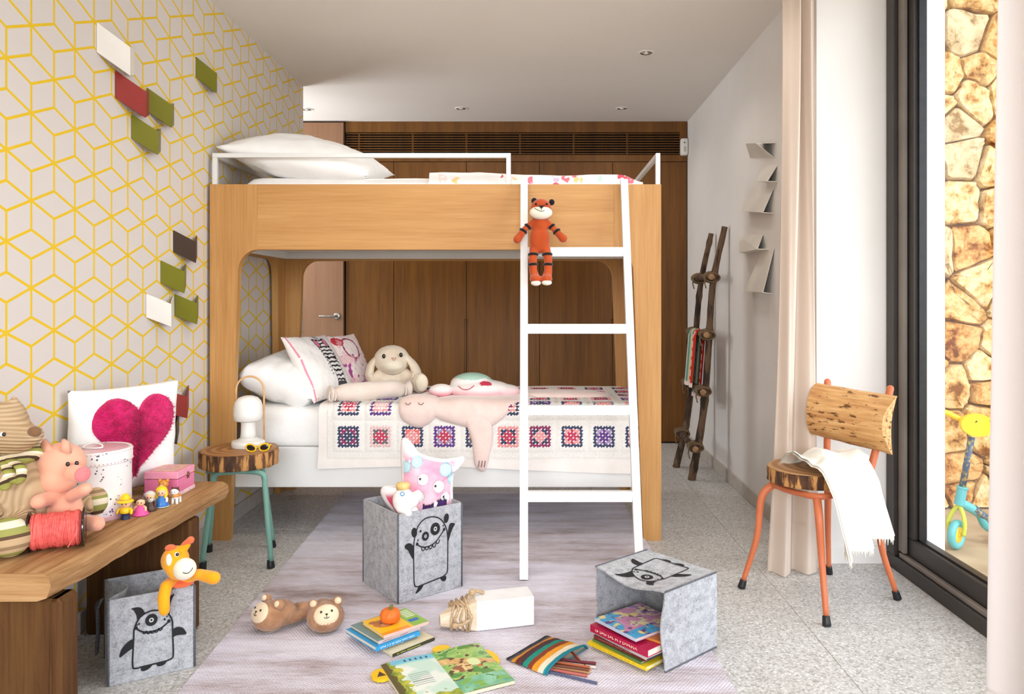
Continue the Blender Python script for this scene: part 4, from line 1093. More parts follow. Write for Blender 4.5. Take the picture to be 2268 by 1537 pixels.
part('cut_end', MB().prism([(p.x, p.z) for p in vs_end], lambda x, z, d: Vector((x, 1.8378-.0022*d, z)), 1), bench_wood('bench_end', 'x', .92), pk0)
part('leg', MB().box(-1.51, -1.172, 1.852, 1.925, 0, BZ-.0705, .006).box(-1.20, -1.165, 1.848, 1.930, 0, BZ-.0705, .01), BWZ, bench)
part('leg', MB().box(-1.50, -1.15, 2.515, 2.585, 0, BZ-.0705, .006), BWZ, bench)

# ------------------------------------------------------------------ soft toys
def plush(name, c, c2=None, sc=20, b=.5, bs=260): return mat(name, c, c2, .95, (sc,)*3, bump=b, bsc=(bs,)*3, sheen=.3, spec=.08)
BEAD = mat('black_bead', C(16, 14, 14), None, .15, spec=.8)
# wolf in wide-wale corduroy
CORD = None
def cord_mat(name, c, c2, axis='x', wale=.0105, rot=(0, 0, .5)):
    m, nt, bs = new_mat(name); bs.inputs['Roughness'].default_value = .95; bs.inputs['Specular IOR Level'].default_value = .1
    sx = nt.nodes.new('ShaderNodeSeparateXYZ'); nt.links.new(coords(nt, rot=rot), sx.inputs[0])
    v = E(sx.outputs['xyz'.index(axis)]); w = (v*(2*pi/wale)).op('SINE')
    nt.links.new(ramp(nt, (w*.5+.5).k, [(.05, c2), (.5, c)]), bs.inputs['Base Color']); add_bump(nt, bs, w.k, .6, .003); return m
CORD = cord_mat('beige_corduroy', C(198, 170, 136), C(178, 150, 117))
CORDH = cord_mat('beige_corduroy_head', C(198, 170, 136), C(178, 150, 117), 'z')
KNIT = stripes('striped_knit', 'z', .088, [C(150, 124, 94), C(192, 164, 128), C(188, 160, 124), C(96, 74, 56), C(152, 150, 84), C(150, 150, 86), C(226, 214, 190), C(230, 218, 196), C(150, 152, 84), C(196, 170, 134)], rot=(.1, .15, 0))
SCARF = stripes('striped_scarf', 'z', .034, [C(232, 222, 200), C(160, 158, 82), C(150, 150, 78), C(74, 58, 44), C(214, 196, 164)], rot=(.5, .4, 0))
wolf = thing('plush_wolf', 'beige corduroy plush wolf with striped scarf and striped feet sitting on the bench', 'plush toy', (-1.43, 2.08, BZ))
body = blob('body', CORD, wolf, lambda m: (m.ell(at(38, 1098, 2.10), (.095, .085, .125)), m.ell(at(42, 1030, 2.10), (.062, .06, .07)), m.tube(bez([at(60, 1150, 2.05), at(35, 1180, 1.99), at(24, 1190, 1.96)], 8), .036, 14), m.tube(bez([at(90, 1135, 2.1), at(150, 1125, 2.2), at(205, 1112, 2.24)], 10), .031, 14), m.tube(bez([at(-10, 1040, 2.08), at(-40, 1100, 2.02), at(-20, 1150, 1.98)], 8), .032, 12)), .007)
hw = blob('head', CORDH, wolf, lambda m: (m.ell(at(8, 942, 2.06), (.062, .062, .066)), m.tube([at(20, 955, 2.05), at(55, 966, 2.02), at(76, 963, 2.00)], [.056, .036, .024], 16, round_caps=True), m.tube([at(30, 905, 2.07), at(32, 882, 2.07)], [.03, .008], 10, round_caps=True), m.tube([at(-28, 905, 2.07), at(-34, 880, 2.07)], [.03, .008], 10, round_caps=True), m.tube([at(20, 985, 2.06), at(60, 985, 2.03)], [.035, .016], 12, round_caps=True)), .006)
part('nose', MB().ell(at(76, 957, 1.99), (.0175, .014, .0155)), plush('brown_felt', C(128, 94, 66)), hw)
part('eye', MB().ell(at(8, 962, 1.998), (.010, .006, .0085)), mat('eye_white', C(240, 236, 228), None, .4), hw); part('pupil', MB().ell(at(9, 962, 1.992), (.0055, .004, .0055)), BEAD, hw)
part('mouth', MB().tube(bez([at(62, 984, 2.003), at(66, 978, 1.99), at(63, 972, 1.988)], 6), .0015, 6), BEAD, hw)
mb = MB(); cnk = at(26, 1012, 2.09)
mb.tube([cnk+Vector((.066*cos(t), .06*sin(t), .012*sin(t*1+1))) for t in [2*pi*k/24 for k in range(24)]], .021, 12, closed=True, flat=.9)
mb.tube(bez([at(12, 1018, 2.03), at(22, 1050, 1.99), at(10, 1074, 1.985)], 10), [.016]*12, 10, flat=.5, round_caps=True)
mb.tube(bez([at(18, 1018, 2.03), at(46, 1036, 1.995), at(44, 1062, 1.99), at(26, 1062, 1.985)], 12), .013, 10, flat=.6, round_caps=True)
part('scarf', mb, SCARF, wolf)
part('foot', MB().ell(at(20, 1190, 1.945), (.054, .048, .050), None, 24, 16), KNIT, wolf); part('foot', MB().ell(at(211, 1108, 2.26), (.036, .03, .046), None, 24, 16), KNIT, wolf)

PIG = plush('peach_velour', C(240, 178, 150), C(232, 164, 138), 9, .2); PIG2 = plush('rose_felt', C(232, 130, 132))
pig = thing('plush_pig', 'pink plush pig sitting behind the spool of coral cord', 'plush toy', at(140, 1150, 2.14))
blob('body', PIG, pig, lambda m: (m.ell(at(140, 1128, 2.13), (.052, .045, .055)), m.tube(bez([at(120, 1100, 2.10), at(95, 1108, 2.06), at(84, 1112, 2.03)], 8), .02, 12, round_caps=True), m.tube(bez([at(160, 1098, 2.10), at(180, 1088, 2.08), at(190, 1082, 2.07)], 8), .018, 12, round_caps=True), m.tube(bez([at(160, 1150, 2.12), at(190, 1158, 2.10), at(215, 1160, 2.09)], 8), .022, 12, round_caps=True), m.tube(bez([at(120, 1155, 2.12), at(100, 1165, 2.12), at(80, 1165, 2.12)], 8), .022, 12, round_caps=True)), .006)
ph = blob('head', PIG, pig, lambda m: (m.ell(at(136, 1028, 2.13), (.066, .058, .062)), m.ell(at(128, 1058, 2.12), (.055, .05, .045)), m.tube([at(160, 1048, 2.08), at(183, 1050, 2.05)], [.026, .018], 14)), .006)
part('snout', MB().lathe([(.019, 0), (.021, .004), (.019, .009), (.004, .010)], 18, at(182, 1050, 2.052), Vector((.75, -.65, 0)).to_track_quat('Z', 'Y').to_matrix()), PIG2, ph)
for (x, y, d) in ((150, 1028, 2.073), (170, 1026, 2.085)): part('eye', MB().ell(at(x, y, d), (.0055, .005, .0065)), BEAD, ph)
for pts in ([(108, 1010), (92, 985), (98, 972), (116, 992), (122, 1005)], [(134, 1000), (140, 972), (152, 980), (156, 1004)]):
    c0 = [at(x, y, 2.10) for x, y in pts]; mb = MB(); mb.hull([p+Vector((0, s*.007, 0)) for p in c0 for s in (-1, 1)], True); part('ear', mb, PIG, ph)
# spool of coral cord
sp = thing('cord_spool', 'spool of coral pink cord lying on its side at the bench edge', 'spool', at(128, 1210, 2.02))
SA, SB = Vector((at(70, 1160, 2.0).x, 1.985, .503)), Vector((at(189, 1150, 2.05).x, 2.04, .503)); sd = (SB-SA).normalized(); SL = (SB-SA).length
Rs = sd.to_track_quat('Z', 'Y').to_matrix()
part('flange', MB().lathe([(.052, 0), (.053, .001), (.053, .004), (.052, .005)], 32, SA, Rs), BEAD, sp, sharp=40); part('flange', MB().lathe([(.052, 0), (.053, .001), (.053, .004), (.052, .005)], 32, SB, Rs), BEAD, sp, sharp=40)
CRD = mat('coral_cord', C(240, 112, 104), C(224, 92, 88), .6, (90,)*3)
part('wound_core', MB().lathe([(.041, .006), (.043, .02), (.043, SL-.02), (.041, SL-.002)], 32, SA, Rs), CRD, sp)
mb = MB(); rs2 = random.Random(3)
for layer in range(2):
    P = []; turns = 34
    for i in range(turns*14):
        t = i/(turns*14); a = 2*pi*turns*t; r = .0437+.0018*layer+.0009*sin(a*.37+layer)
        z = .008+(SL-.014)*(t if layer == 0 else .5+.46*sin(a*.11+1.2))
        P.append(SA+Rs @ Vector((r*cos(a), r*sin(a), z)))
    mb.tube(P, .0017, 5)
mb.tube(bez([SA+Rs @ Vector((.0, .045, SL*.85)), at(170, 1175, 1.975), at(155, 1204, 1.975), at(150, 1212, 1.97)], 14), .0018, 6)
part('cord', mb, CRD, sp)

# tin with lid
tin = thing('hat_box', 'round white patterned tin with a pink lid in front of the heart cushion', 'box', (-1.362, 2.335, BZ))
def tin_mat():
    m, nt, bs = new_mat('printed_tin'); bs.inputs['Roughness'].default_value = .35
    co = coords(nt); v = nd(nt, 'ShaderNodeTexVoronoi', Scale=95.0); nt.links.new(co, v.inputs['Vector'])
    n = nd(nt, 'ShaderNodeTexNoise', Scale=16.0, Detail=3); nt.links.new(co, n.inputs['Vector'])
    dots = (E(v.outputs['Distance']).op('LESS_THAN', .30))*E(n.outputs[0]).op('GREATER_THAN', .51)
    mx = nt.nodes.new('ShaderNodeMix'); mx.data_type = 'RGBA'; nt.links.new(dots.k, mx.inputs[0])
    nt.links.new(ramp(nt, n.outputs[0], [(.3, C(238, 226, 230)), (.45, C(238, 234, 230)), (.62, C(236, 232, 232)), (.72, C(216, 190, 214))]), mx.inputs[6]); mx.inputs[7].default_value = C(96, 88, 96)
    nt.links.new(mx.outputs[2], bs.inputs['Base Color']); return m
TM = tin_mat(); TP = mat('tin_pink', C(226, 186, 192), C(214, 170, 180), .3, (14,)*3)
TX, TY, TR = -1.362, 2.335, .100
part('body', MB().lathe([(TR, BZ+.012), (TR, BZ+.175)], 48, (TX, TY, 0)), TM, tin, sharp=40)
part('base_band', MB().lathe([(TR+.001, BZ+.0005), (TR+.0025, BZ+.003), (TR+.0025, BZ+.013), (TR+.0005, BZ+.015)], 48, (TX, TY, 0)), TP, tin, sharp=40)
ld = part('lid', MB().lathe([(TR+.0005, BZ+.168), (TR+.003, BZ+.170), (TR+.003, BZ+.206), (TR+.0005, BZ+.2095), (TR-.006, BZ+.208)], 48, (TX, TY, 0)), TM, tin, sharp=40)
part('lid_top', MB().lathe([(TR-.004, BZ+.2065), (TR-.01, BZ+.2085), (.01, BZ+.2095)], 48, (TX, TY, 0)), TP, ld)
mb = MB()
for k in range(60):
    a = 2*pi*k/60; mb.ell((TX+(TR+.003)*cos(a), TY+(TR+.003)*sin(a), BZ+.1735), .0022, None, 6, 4); mb.ell((TX+(TR+.003)*cos(a), TY+(TR+.003)*sin(a), BZ+.203), .0018, None, 6, 4)
part('bead_trim', mb, TP, ld)
part('handle', MB().tube([Vector((TX+.03*cos(t), TY-.015+.014*sin(t), BZ+.213+.010*max(0, sin(t)))) for t in [2*pi*k/18 for k in range(18)]], .0028, 6, closed=True), MT['white_paint'], ld)
# heart cushion
hc = thing('cushion', 'white square cushion with a fluffy raspberry heart leaning on the wallpaper', 'cushion', (-1.40, 2.56, BZ+.2))
bl0 = Vector((-1.497, 2.385, BZ+.01)); br0 = Vector((-1.31, 2.725, BZ+.012)); tl0 = bl0+Vector((-.004, .045, .365))
c_, u_, v_ = axes(bl0, br0, tl0); u_ *= 1.03
cushion('cover', c_, u_, v_, .12, MT['white_cotton'], hc, None, 36, .05, .5, .004, 9)
nh = u_.cross(v_).normalized()
if nh.y > 0: nh = -nh
hp_ = []
for k in range(96):
    t = 2*pi*k/96; hp_.append((16*sin(t)**3/17*.42+.03, (13*cos(t)-5*cos(2*t)-2*cos(3*t)-cos(4*t)+2.5)/15.5*.40))
mb = MB(); rings = 26; vs = []
rf = random.Random(11)
for k in range(rings+1):
    f = 1-k/rings*.985
    for (x, y) in hp_:
        xx, yy = x*f*.95, (y-.0)*f+.02
        sx_, sy_ = xx*2, yy*2
        h = .06*max(0, (1-min(1, sx_*sx_))*(1-min(1, sy_*sy_)))**.5+.017*sqrt(max(0, 1-f*f))+.004
        h += rf.uniform(-.0028, .0028)+.004*fbm(xx*14, yy*14) if k else -.01
        vs.append(c_+u_*xx+v_*yy+nh*h)
n_ = len(hp_); fs = [(k*n_+i, k*n_+(i+1) % n_, (k+1)*n_+(i+1) % n_, (k+1)*n_+i) for k in range(rings) for i in range(n_)]+[tuple(rings*n_+i for i in range(n_))]
FUR = mat('raspberry_fur', C(226, 44, 118), C(190, 24, 86), .95, (16,)*3, bump=.9, bsc=(220, 220, 120), sheen=.2, spec=.05, dist=.006)
hpt = part('fluffy_heart', MB().add(vs, fs, True), FUR, hc)
mb = MB(); rf = random.Random(12)
for q in range(9000):
    k = rf.randrange(0, rings*n_); p = vs[k]
    d = (nh+Vector((rf.uniform(-.8, .8), rf.uniform(-.8, .8), rf.uniform(-1, .5)))*.75).normalized()*rf.uniform(.007, .013)
    s_ = nh.cross(d).normalized()*.0009; mb.v += [p+s_, p-s_, p+d]; mb.f.append([len(mb.v)-3, len(mb.v)-2, len(mb.v)-1]); mb.m.append(0); mb.sm.append(False)
fz = part('fur_pile', mb, FUR, hpt, fixn=False); fz['kind'] = 'stuff'
# music box
mbx = thing('jewelry_box', 'small pink hinged keepsake box at the far end of the bench', 'box', (-1.275, 2.62, BZ), 0)
PK, PK2 = mat('pink_card', C(232, 128, 166), C(224, 116, 158), .45, (18,)*3), mat('pink_card_pale', C(240, 158, 182), C(232, 146, 172), .45, (18,)*3)
bx0, bx1, by0, by1 = -1.325, -1.212, 2.555, 2.68
part('body', MB().box(bx0, bx1, by0, by1, BZ+.012, BZ+.058, .001), PK, mbx); part('base_trim', MB().box(bx0-.002, bx1+.002, by0-.002, by1+.002, BZ+.0005, BZ+.013, .001), mat('printed_trim', C(238, 216, 216), C(226, 180, 190), .5, (90,)*3), mbx)
lb = part('lid', MB().box(bx0-.001, bx1+.001, by0-.001, by1+.001, BZ+.0595, BZ+.084, .002), PK2, mbx)
part('lid_panel', MB().box(bx0+.012, bx1-.012, by0+.012, by1-.012, BZ+.0842, BZ+.0856, .0005), mat('lid_print', C(226, 190, 150), C(214, 150, 160), .5, (40,)*3), lb)
part('clasp', MB().box(bx1+.0012, bx1+.004, 2.622, 2.634, BZ+.048, BZ+.070, .001).ell((bx1+.004, 2.628, BZ+.060), (.003, .005, .006), None, 10, 6), mat('brass', C(150, 110, 70), None, .35, metal=1), mbx)

# little toy figures standing along the bench
SKIN = mat('toy_skin', C(242, 190, 150), None, .4); TOY = lambda n, c: mat('toy_'+n, c, None, .35, (9,)*3, spec=.5)
TYL, TBL, TPK, TBR, TWH, TOR, TNV, TGY = TOY('yellow', C(248, 204, 30)), TOY('blue', C(52, 120, 196)), TOY('pink', C(236, 84, 158)), TOY('brown', C(84, 56, 42)), TOY('white', C(238, 234, 226)), TOY('orange', C(216, 142, 56)), TOY('navy', C(38, 54, 88)), TOY('grey', C(206, 206, 196))
def figure(loc, h, label, parts_):
    t = thing('toy_figure', label, 'toy figure', (loc[0], loc[1], BZ), 0, 'small plastic figures on the bench')
    for nm, m, fn in parts_:
        mb = MB(); fn(mb); mb.v = [Vector((loc[0], loc[1], BZ+.0004))+p*h for p in mb.v]; part(nm, mb, m, t, sharp=50)
def face(mb):
    for s in (-1, 1): mb.ell((.075+s*.075, -.235, .64), (.022, .012, .035), None, 8, 6)
eyes = ('eyes', BEAD, face)
arms = lambda z, m, sk: [('arm', m, lambda b, s=s: b.tube(bez([(s*.15, 0, z), (s*.25, -.03, z-.06), (s*.27, -.08, z-.16)], 8), .055, 8, round_caps=True)) for s in (-1, 1)]
head = ('head', SKIN, lambda b: (b.ell((.02, -.02, .63), (.2, .19, .19)), b.ell((.06, -.215, .60), .025, None, 8, 6)))
figure((-1.246, 2.292), .078, 'toy figure with a pointed yellow hat and yellow shirt', [('legs', TNV, lambda b: b.lathe([(.13, .0), (.17, .02), (.16, .12), (.15, .24), (.17, .27)], 20)), ('shirt', TYL, lambda b: b.lathe([(.175, .25), (.2, .29), (.17, .42), (.10, .5)], 20)), head, eyes,
    ('hat', TYL, lambda b: b.lathe([(.20, .69), (.30, .68), (.31, .70), (.26, .74), (.21, .78), (.15, .92), (.06, 1.0), (.01, 1.01)], 24)), ('hat_band', TOR, lambda b: b.lathe([(.225, .765), (.222, .80)], 24))]+arms(.42, TYL, SKIN))
figure((-1.222, 2.335), .066, 'dark haired toy figure in a bright pink dress', [('dress', TPK, lambda b: b.lathe([(.34, .02), (.36, .05), (.28, .2), (.2, .36), (.12, .46)], 24)), ('shoes', TNV, lambda b: b.lathe([(.2, 0), (.2, .02)], 16)), head, eyes, ('hair', TBR, lambda b: (b.ell((-.02, .05, .72), (.24, .21, .19)), b.ell((-.26, .03, .66), (.1, .09, .1)), b.ell((.2, .06, .66), (.09, .09, .1))))]+arms(.42, SKIN, SKIN))
figure((-1.222, 2.392), .068, 'grey haired toy figure in a brown robe beside the pink dress one', [('robe', TBR, lambda b: b.lathe([(.3, 0), (.31, .04), (.24, .25), (.12, .46)], 24)), head, eyes, ('hair', TGY, lambda b: (b.ell((-.02, .05, .70), (.23, .21, .19)), b.ell((.05, -.10, .5), (.16, .12, .12))))]+arms(.42, TBR, SKIN))
figure((-1.207, 2.435), .073, 'blonde toy figure in a blue dress', [('dress', TBL, lambda b: b.lathe([(.30, .03), (.31, .06), (.24, .25), (.18, .36), (.12, .46)], 24)), ('hem', TWH, lambda b: b.lathe([(.30, 0), (.315, .015), (.305, .035)], 24)), head, eyes, ('hair', TYL, lambda b: (b.ell((-.02, .05, .72), (.24, .22, .18)), b.tube(bez([(-.17, .03, .7), (-.22, 0, .55), (-.19, -.03, .4)], 8), .075, 8, round_caps=True), b.tube(bez([(.18, .03, .7), (.22, 0, .55), (.19, -.03, .42)], 8), .06, 8, round_caps=True)))]+arms(.42, TWH, SKIN))
t = thing('toy_cat', 'tiny white and brown toy cat with a tan cape by the pink box', 'toy animal', (-1.182, 2.478, BZ), 0, 'small plastic figures on the bench')
o3 = Vector((-1.182, 2.478, BZ)); k = .05
def X(mb): mb.v = [o3+p*k for p in mb.v]; return mb
part('body', X(MB().ell((0, .1, .42), (.24, .34, .2)).tube([(-.13, -.1, .35), (-.14, -.12, .03)], .09, 10, round_caps=True).tube([(.13, -.1, .35), (.14, -.12, .03)], .09, 10, round_caps=True).tube([(-.13, .3, .35), (-.14, .32, .03)], .09, 10, round_caps=True).tube([(.13, .3, .35), (.14, .32, .03)], .09, 10, round_caps=True)), TWH, t)
part('cape', X(MB().ell((0, .06, .50), (.27, .34, .17))), TOR, t)
hd_ = part('head', X(MB().ell((0, -.12, .78), (.27, .22, .22))), TWH, t)
part('patch', X(MB().ell((0, -.06, .84), (.275, .21, .20)).hull([(-.26, -.05, .85), (-.08, -.05, 1.0), (-.22, -.03, 1.12), (-.2, .05, .9)]).hull([(.26, -.05, .85), (.08, -.05, 1.0), (.22, -.03, 1.12), (.2, .05, .9)])), TBR, hd_)
part('eyes', X(MB().ell((-.09, -.325, .80), .03, None, 8, 6).ell((.09, -.325, .80), .03, None, 8, 6)), BEAD, hd_)
t = thing('toy_bear', 'tiny honey brown toy bear behind the blonde figure', 'toy animal', (-1.235, 2.50, BZ), 0, 'small plastic figures on the bench')
o3 = Vector((-1.236, 2.508, BZ)); k = .074
part('body', X(MB().ell((0, 0, .32), (.22, .2, .3)).tube([(-.15, -.05, .45), (-.26, -.12, .28)], .07, 10, round_caps=True).tube([(.15, -.05, .45), (.26, -.12, .28)], .07, 10, round_caps=True).tube([(-.1, -.05, .12), (-.14, -.18, .07)], .07, 10, round_caps=True).tube([(.1, -.05, .12), (.14, -.18, .07)], .07, 10, round_caps=True)), TOR, t)
hd_ = part('head', X(MB().ell((0, -.02, .74), (.22, .2, .2)).ell((-.17, 0, .9), .085, None, 10, 8).ell((.17, 0, .9), .085, None, 10, 8)), TOR, t)
part('muzzle', X(MB().ell((0, -.19, .68), (.1, .08, .075))), TWH, hd_); part('nose', X(MB().ell((0, -.27, .7), .03, None, 8, 6).ell((-.08, -.20, .8), .022, None, 8, 6).ell((.08, -.20, .8), .022, None, 8, 6)), BEAD, hd_)

# tiger hanging its legs over the top ladder rung
tg = thing('plush_tiger', 'orange plush tiger sitting on the top ladder rung', 'plush toy', at(1195, 545, 3.35))
TGM = plush('tiger_orange', C(182, 78, 36), C(170, 68, 30), 20, .3); TGB = plush('tiger_black', C(30, 26, 26)); TGW = plush('tiger_cream', C(240, 228, 208))
DY = 3.325
def T(x, y, d=0): return at(x, y, DY+d)
blob('body', TGM, tg, lambda m: (m.ell(T(1195, 530), (.046, .036, .062)), m.ell(T(1195, 500), (.036, .03, .05)), m.tube([T(1183, 548), T(1180, 575, -.022), T(1181, 600, -.028), T(1187, 622, -.03)], [.021, .019, .018, .024], 12, round_caps=True), m.tube([T(1208, 548), T(1214, 575, -.022), T(1214, 600, -.028), T(1210, 620, -.03)], [.021, .019, .018, .024], 12, round_caps=True),
    m.ell(T(1186, 618, -.045), (.026, .034, .022)), m.ell(T(1211, 618, -.045), (.025, .034, .022)), m.tube([T(1182, 492), T(1164, 506, -.005), T(1152, 522, -.01), T(1146, 530, -.012)], [.016, .014, .017, .020], 10, round_caps=True), m.tube([T(1209, 492), T(1226, 506, -.005), T(1241, 522, -.01), T(1247, 528, -.012)], [.016, .014, .017, .020], 10, round_caps=True)), .0045)
th = blob('head', TGM, tg, lambda m: (m.ell(T(1198, 463, -.005), (.047, .042, .046)), m.ell(T(1198, 472, -.012), (.05, .04, .034))), .0045)
part('muzzle', MB().ell(T(1198, 471, -.026), (.050, .034, .030)), TGW, th)
for x, y in ((1183, 445), (1222, 448)): part('ear', MB().ell(T(x, y, 0), (.013, .009, .014)), TGB, th)
part('nose', MB().hull([T(1192, 455, -.058), T(1207, 455, -.058), T(1199, 462, -.064), T(1199, 457, -.046)]), TGB, th)
for x in (1187, 1211): part('eye', MB().ell(T(x, 452, -.045), (.005, .004, .005)), TGB, th)
part('mouth', MB().tube([T(1199, 461, -.062), T(1199, 466, -.0625)], .0012, 5).tube(bez([T(1184, 461, -.052), T(1191, 465, -.0585), T(1199, 468, -.0615), T(1206, 466, -.059)], 8), .0012, 5), TGB, th)
def band(p, q, r, f=1):
    d = (q-p).normalized(); return MB().tube([p-d*.006, p-d*.003, p+d*.003, p+d*.006], [r*.9, r*1.06, r*1.06, r*.9], 14)
for a_, b_, r in ((T(1181, 564, -.016), T(1181, 580, -.022), .022), (T(1212, 564, -.016), T(1213, 580, -.022), .022), (T(1180, 586, -.025), T(1181, 600, -.028), .0205), (T(1214, 586, -.025), T(1214, 600, -.028), .0205), (T(1169, 502, -.004), T(1160, 512, -.007), .0165), (T(1159, 512, -.006), T(1153, 521, -.01), .018), (T(1222, 502, -.004), T(1231, 512, -.007), .0165), (T(1233, 513, -.006), T(1240, 522, -.01), .018)):
    part('stripe', band(a_, b_, r), TGB, tg)
part('sole', MB().ell(T(1187, 627, -.062), (.022, .020, .012)), TGW, tg); part('sole', MB().ell(T(1211, 626, -.062), (.022, .020, .012)), TGW, tg)

# rabbit on the lower bunk
RB = plush('cream_long_plush', C(240, 225, 203), C(230, 211, 186), 16, .9, 180)
RBW = plush('ivory_plush', C(242, 232, 210), C(234, 222, 198), 16, .8, 180)
rb = thing('plush_rabbit', 'cream lop-eared plush rabbit sitting at the back of the lower bunk', 'plush toy', at(870, 866, 4.08))
RD = 4.08
def R_(x, y, d=0): return at(x, y, RD+d)
blob('body', RB, rb, lambda m: (m.ell(R_(868, 838, .03), (.088, .075, .085)), m.tube([R_(845, 828), R_(826, 842, -.03), R_(838, 848, -.05)], [.034, .03, .028], 12, round_caps=True), m.tube([R_(893, 826), R_(912, 838, -.03), R_(920, 842, -.04)], [.034, .03, .028], 12, round_caps=True), m.tube([R_(890, 852), R_(910, 852, -.06), R_(920, 850, -.10)], [.04, .038, .036], 12, round_caps=True), m.ell(R_(930, 848, -.14), (.044, .035, .055)), m.tube([R_(850, 855), R_(838, 858, -.06)], .034, 12, round_caps=True)), .009, 5, .0014)
rh = blob('head', RB, rb, lambda m: (m.ell(R_(868, 797, 0), (.098, .085, .080)), m.ell(R_(870, 806, -.03), (.078, .07, .06))), .009, 5, .0014)
for pts, rr in (([(842, 786), (824, 806), (818, 830), (822, 842)], [.028, .038, .042, .032]), ([(898, 788), (914, 806), (922, 824), (920, 834)], [.028, .036, .04, .03])):
    ep = bez([R_(x, y, -.01-.012*i) for i, (x, y) in enumerate(pts)], 10); er = [rr[min(3, int(i/len(ep)*4))] for i in range(len(ep))]
    er = [(er[max(0, i-1)]+er[i]+er[min(len(er)-1, i+1)])/3 for i in range(len(er))]
    part('ear', MB().tube(ep, er, 14, flat=.55, round_caps=True), RB, rh)
part('cheeks', MB().ell(R_(871, 808, -.055), (.062, .05, .040)), RBW, rh)
part('nose', MB().hull([R_(866, 792, -.102), R_(878, 792, -.102), R_(872, 799, -.112), R_(872, 794, -.08)], True), plush('rabbit_nose', C(240, 176, 160)), rh)
for x, y in ((850, 789), (888, 786)): part('eye', MB().ell(R_(x, y, -.082), (.0095, .008, .012)), BEAD, rh)
part('sole', MB().ell(R_(934, 848, -.176), (.034, .016, .046)), RBW, rb)

# flat round pillow with a mint patch
pw_ = thing('plush_pillow', 'pink and white plush pillow with mint top and smile on the lower bunk', 'plush pillow', at(1052, 862, 3.80))
PD = 3.80
def pcol(p):
    z = p.z-.66; x = p.x
    c = mixc(C(240, 196, 200), C(243, 236, 232), smoothstep(.0, .035, z))
    if z > .062+.02*fbm(x*9, p.y*9) and x < -.14: c = C(178, 214, 196)
    if z > .095 and x < -.2: c = C(186, 218, 202)
    if ((x+.245)/.03)**2+((p.y-3.72)/.03)**2 < 1 and z > .04: c = C(206, 66, 92)
    return c
o = blob('body', PRINT, pw_, lambda m: (m.ell(at(1062, 862, PD), (.165, .13, .050)), m.ell(at(1045, 850, PD+.02), (.11, .10, .058)), m.ell(at(1120, 866, PD), (.075, .09, .034))), .006, 8)
ca = o.data.color_attributes.new('Col', 'FLOAT_COLOR', 'POINT'); wm = root_of(o).matrix_basis
ca.data.foreach_set('color', [q for v in o.data.vertices for q in pcol(wm @ v.co)])
o = blob('ear_lobe', PRINT, pw_, lambda m: m.ell(at(977, 865, PD-.06), (.062, .06, .034)), .006, 8)
ca = o.data.color_attributes.new('Col', 'FLOAT_COLOR', 'POINT')
ca.data.foreach_set('color', [q for v in o.data.vertices for q in mixc(C(240, 170, 180), C(243, 234, 230), smoothstep(-.01, .03, (wm @ v.co).z-.66))])
part('smile', MB().tube(bez([at(1015, 855, PD-.128), at(1025, 862, PD-.136), at(1038, 862, PD-.138), at(1050, 854, PD-.128)], 10), .0025, 6), mat('pink_thread', C(206, 90, 110), None, .8), pw_)

# folded printed quilt on the upper bunk
def quilt_print():
    m, nt, bs = new_mat('picture_print'); bs.inputs['Roughness'].default_value = .9
    co = coords(nt); v = nd(nt, 'ShaderNodeTexVoronoi', Scale=19.0); nt.links.new(co, v.inputs['Vector'])
    n = nd(nt, 'ShaderNodeTexNoise', Scale=30.0, Detail=3); nt.links.new(co, n.inputs['Vector'])
    sp_ = nt.nodes.new('ShaderNodeSeparateColor'); nt.links.new(v.outputs['Color'], sp_.inputs[0])
    pal = ramp(nt, sp_.outputs[0], [(0, C(243, 240, 236)), (.45, C(246, 222, 214)), (.55, C(228, 120, 136)), (.66, C(243, 238, 230)), (.76, C(196, 222, 216)), (.84, C(244, 206, 140)), (.9, C(216, 84, 100)), (.96, C(206, 186, 214))], 'CONSTANT')
    mx = nt.nodes.new('ShaderNodeMix'); mx.data_type = 'RGBA'; f = (E(v.outputs['Distance']).op('LESS_THAN', .55))*(E(n.outputs[0]).op('GREATER_THAN', .47))
    nt.links.new(f.k, mx.inputs[0]); mx.inputs[6].default_value = C(243, 240, 236); nt.links.new(pal, mx.inputs[7]); nt.links.new(mx.outputs[2], bs.inputs['Base Color']); return m
qm = MB()
def qf(u, v):
    x = -.507+1.02*u; a = v*pi*1.0; yy = 3.575+(.30)*v; t = smoothstep(0, .12, v)
    z = 1.664+(.067-.016*u)*t+.004*sin(u*9)+(.003*fbm(x*6, yy*6))-.03*smoothstep(.9, 1, u)
    return Vector((x, yy, z))
qm.grid(60, 20, qf); qm.grid(60, 20, lambda u, v: qf(u, v)+Vector((0, .006, -.012)))
o = part('quilt', qm, quilt_print()); tag(o, 'folded white quilt with small pink picture print on the upper bunk', 'quilt')
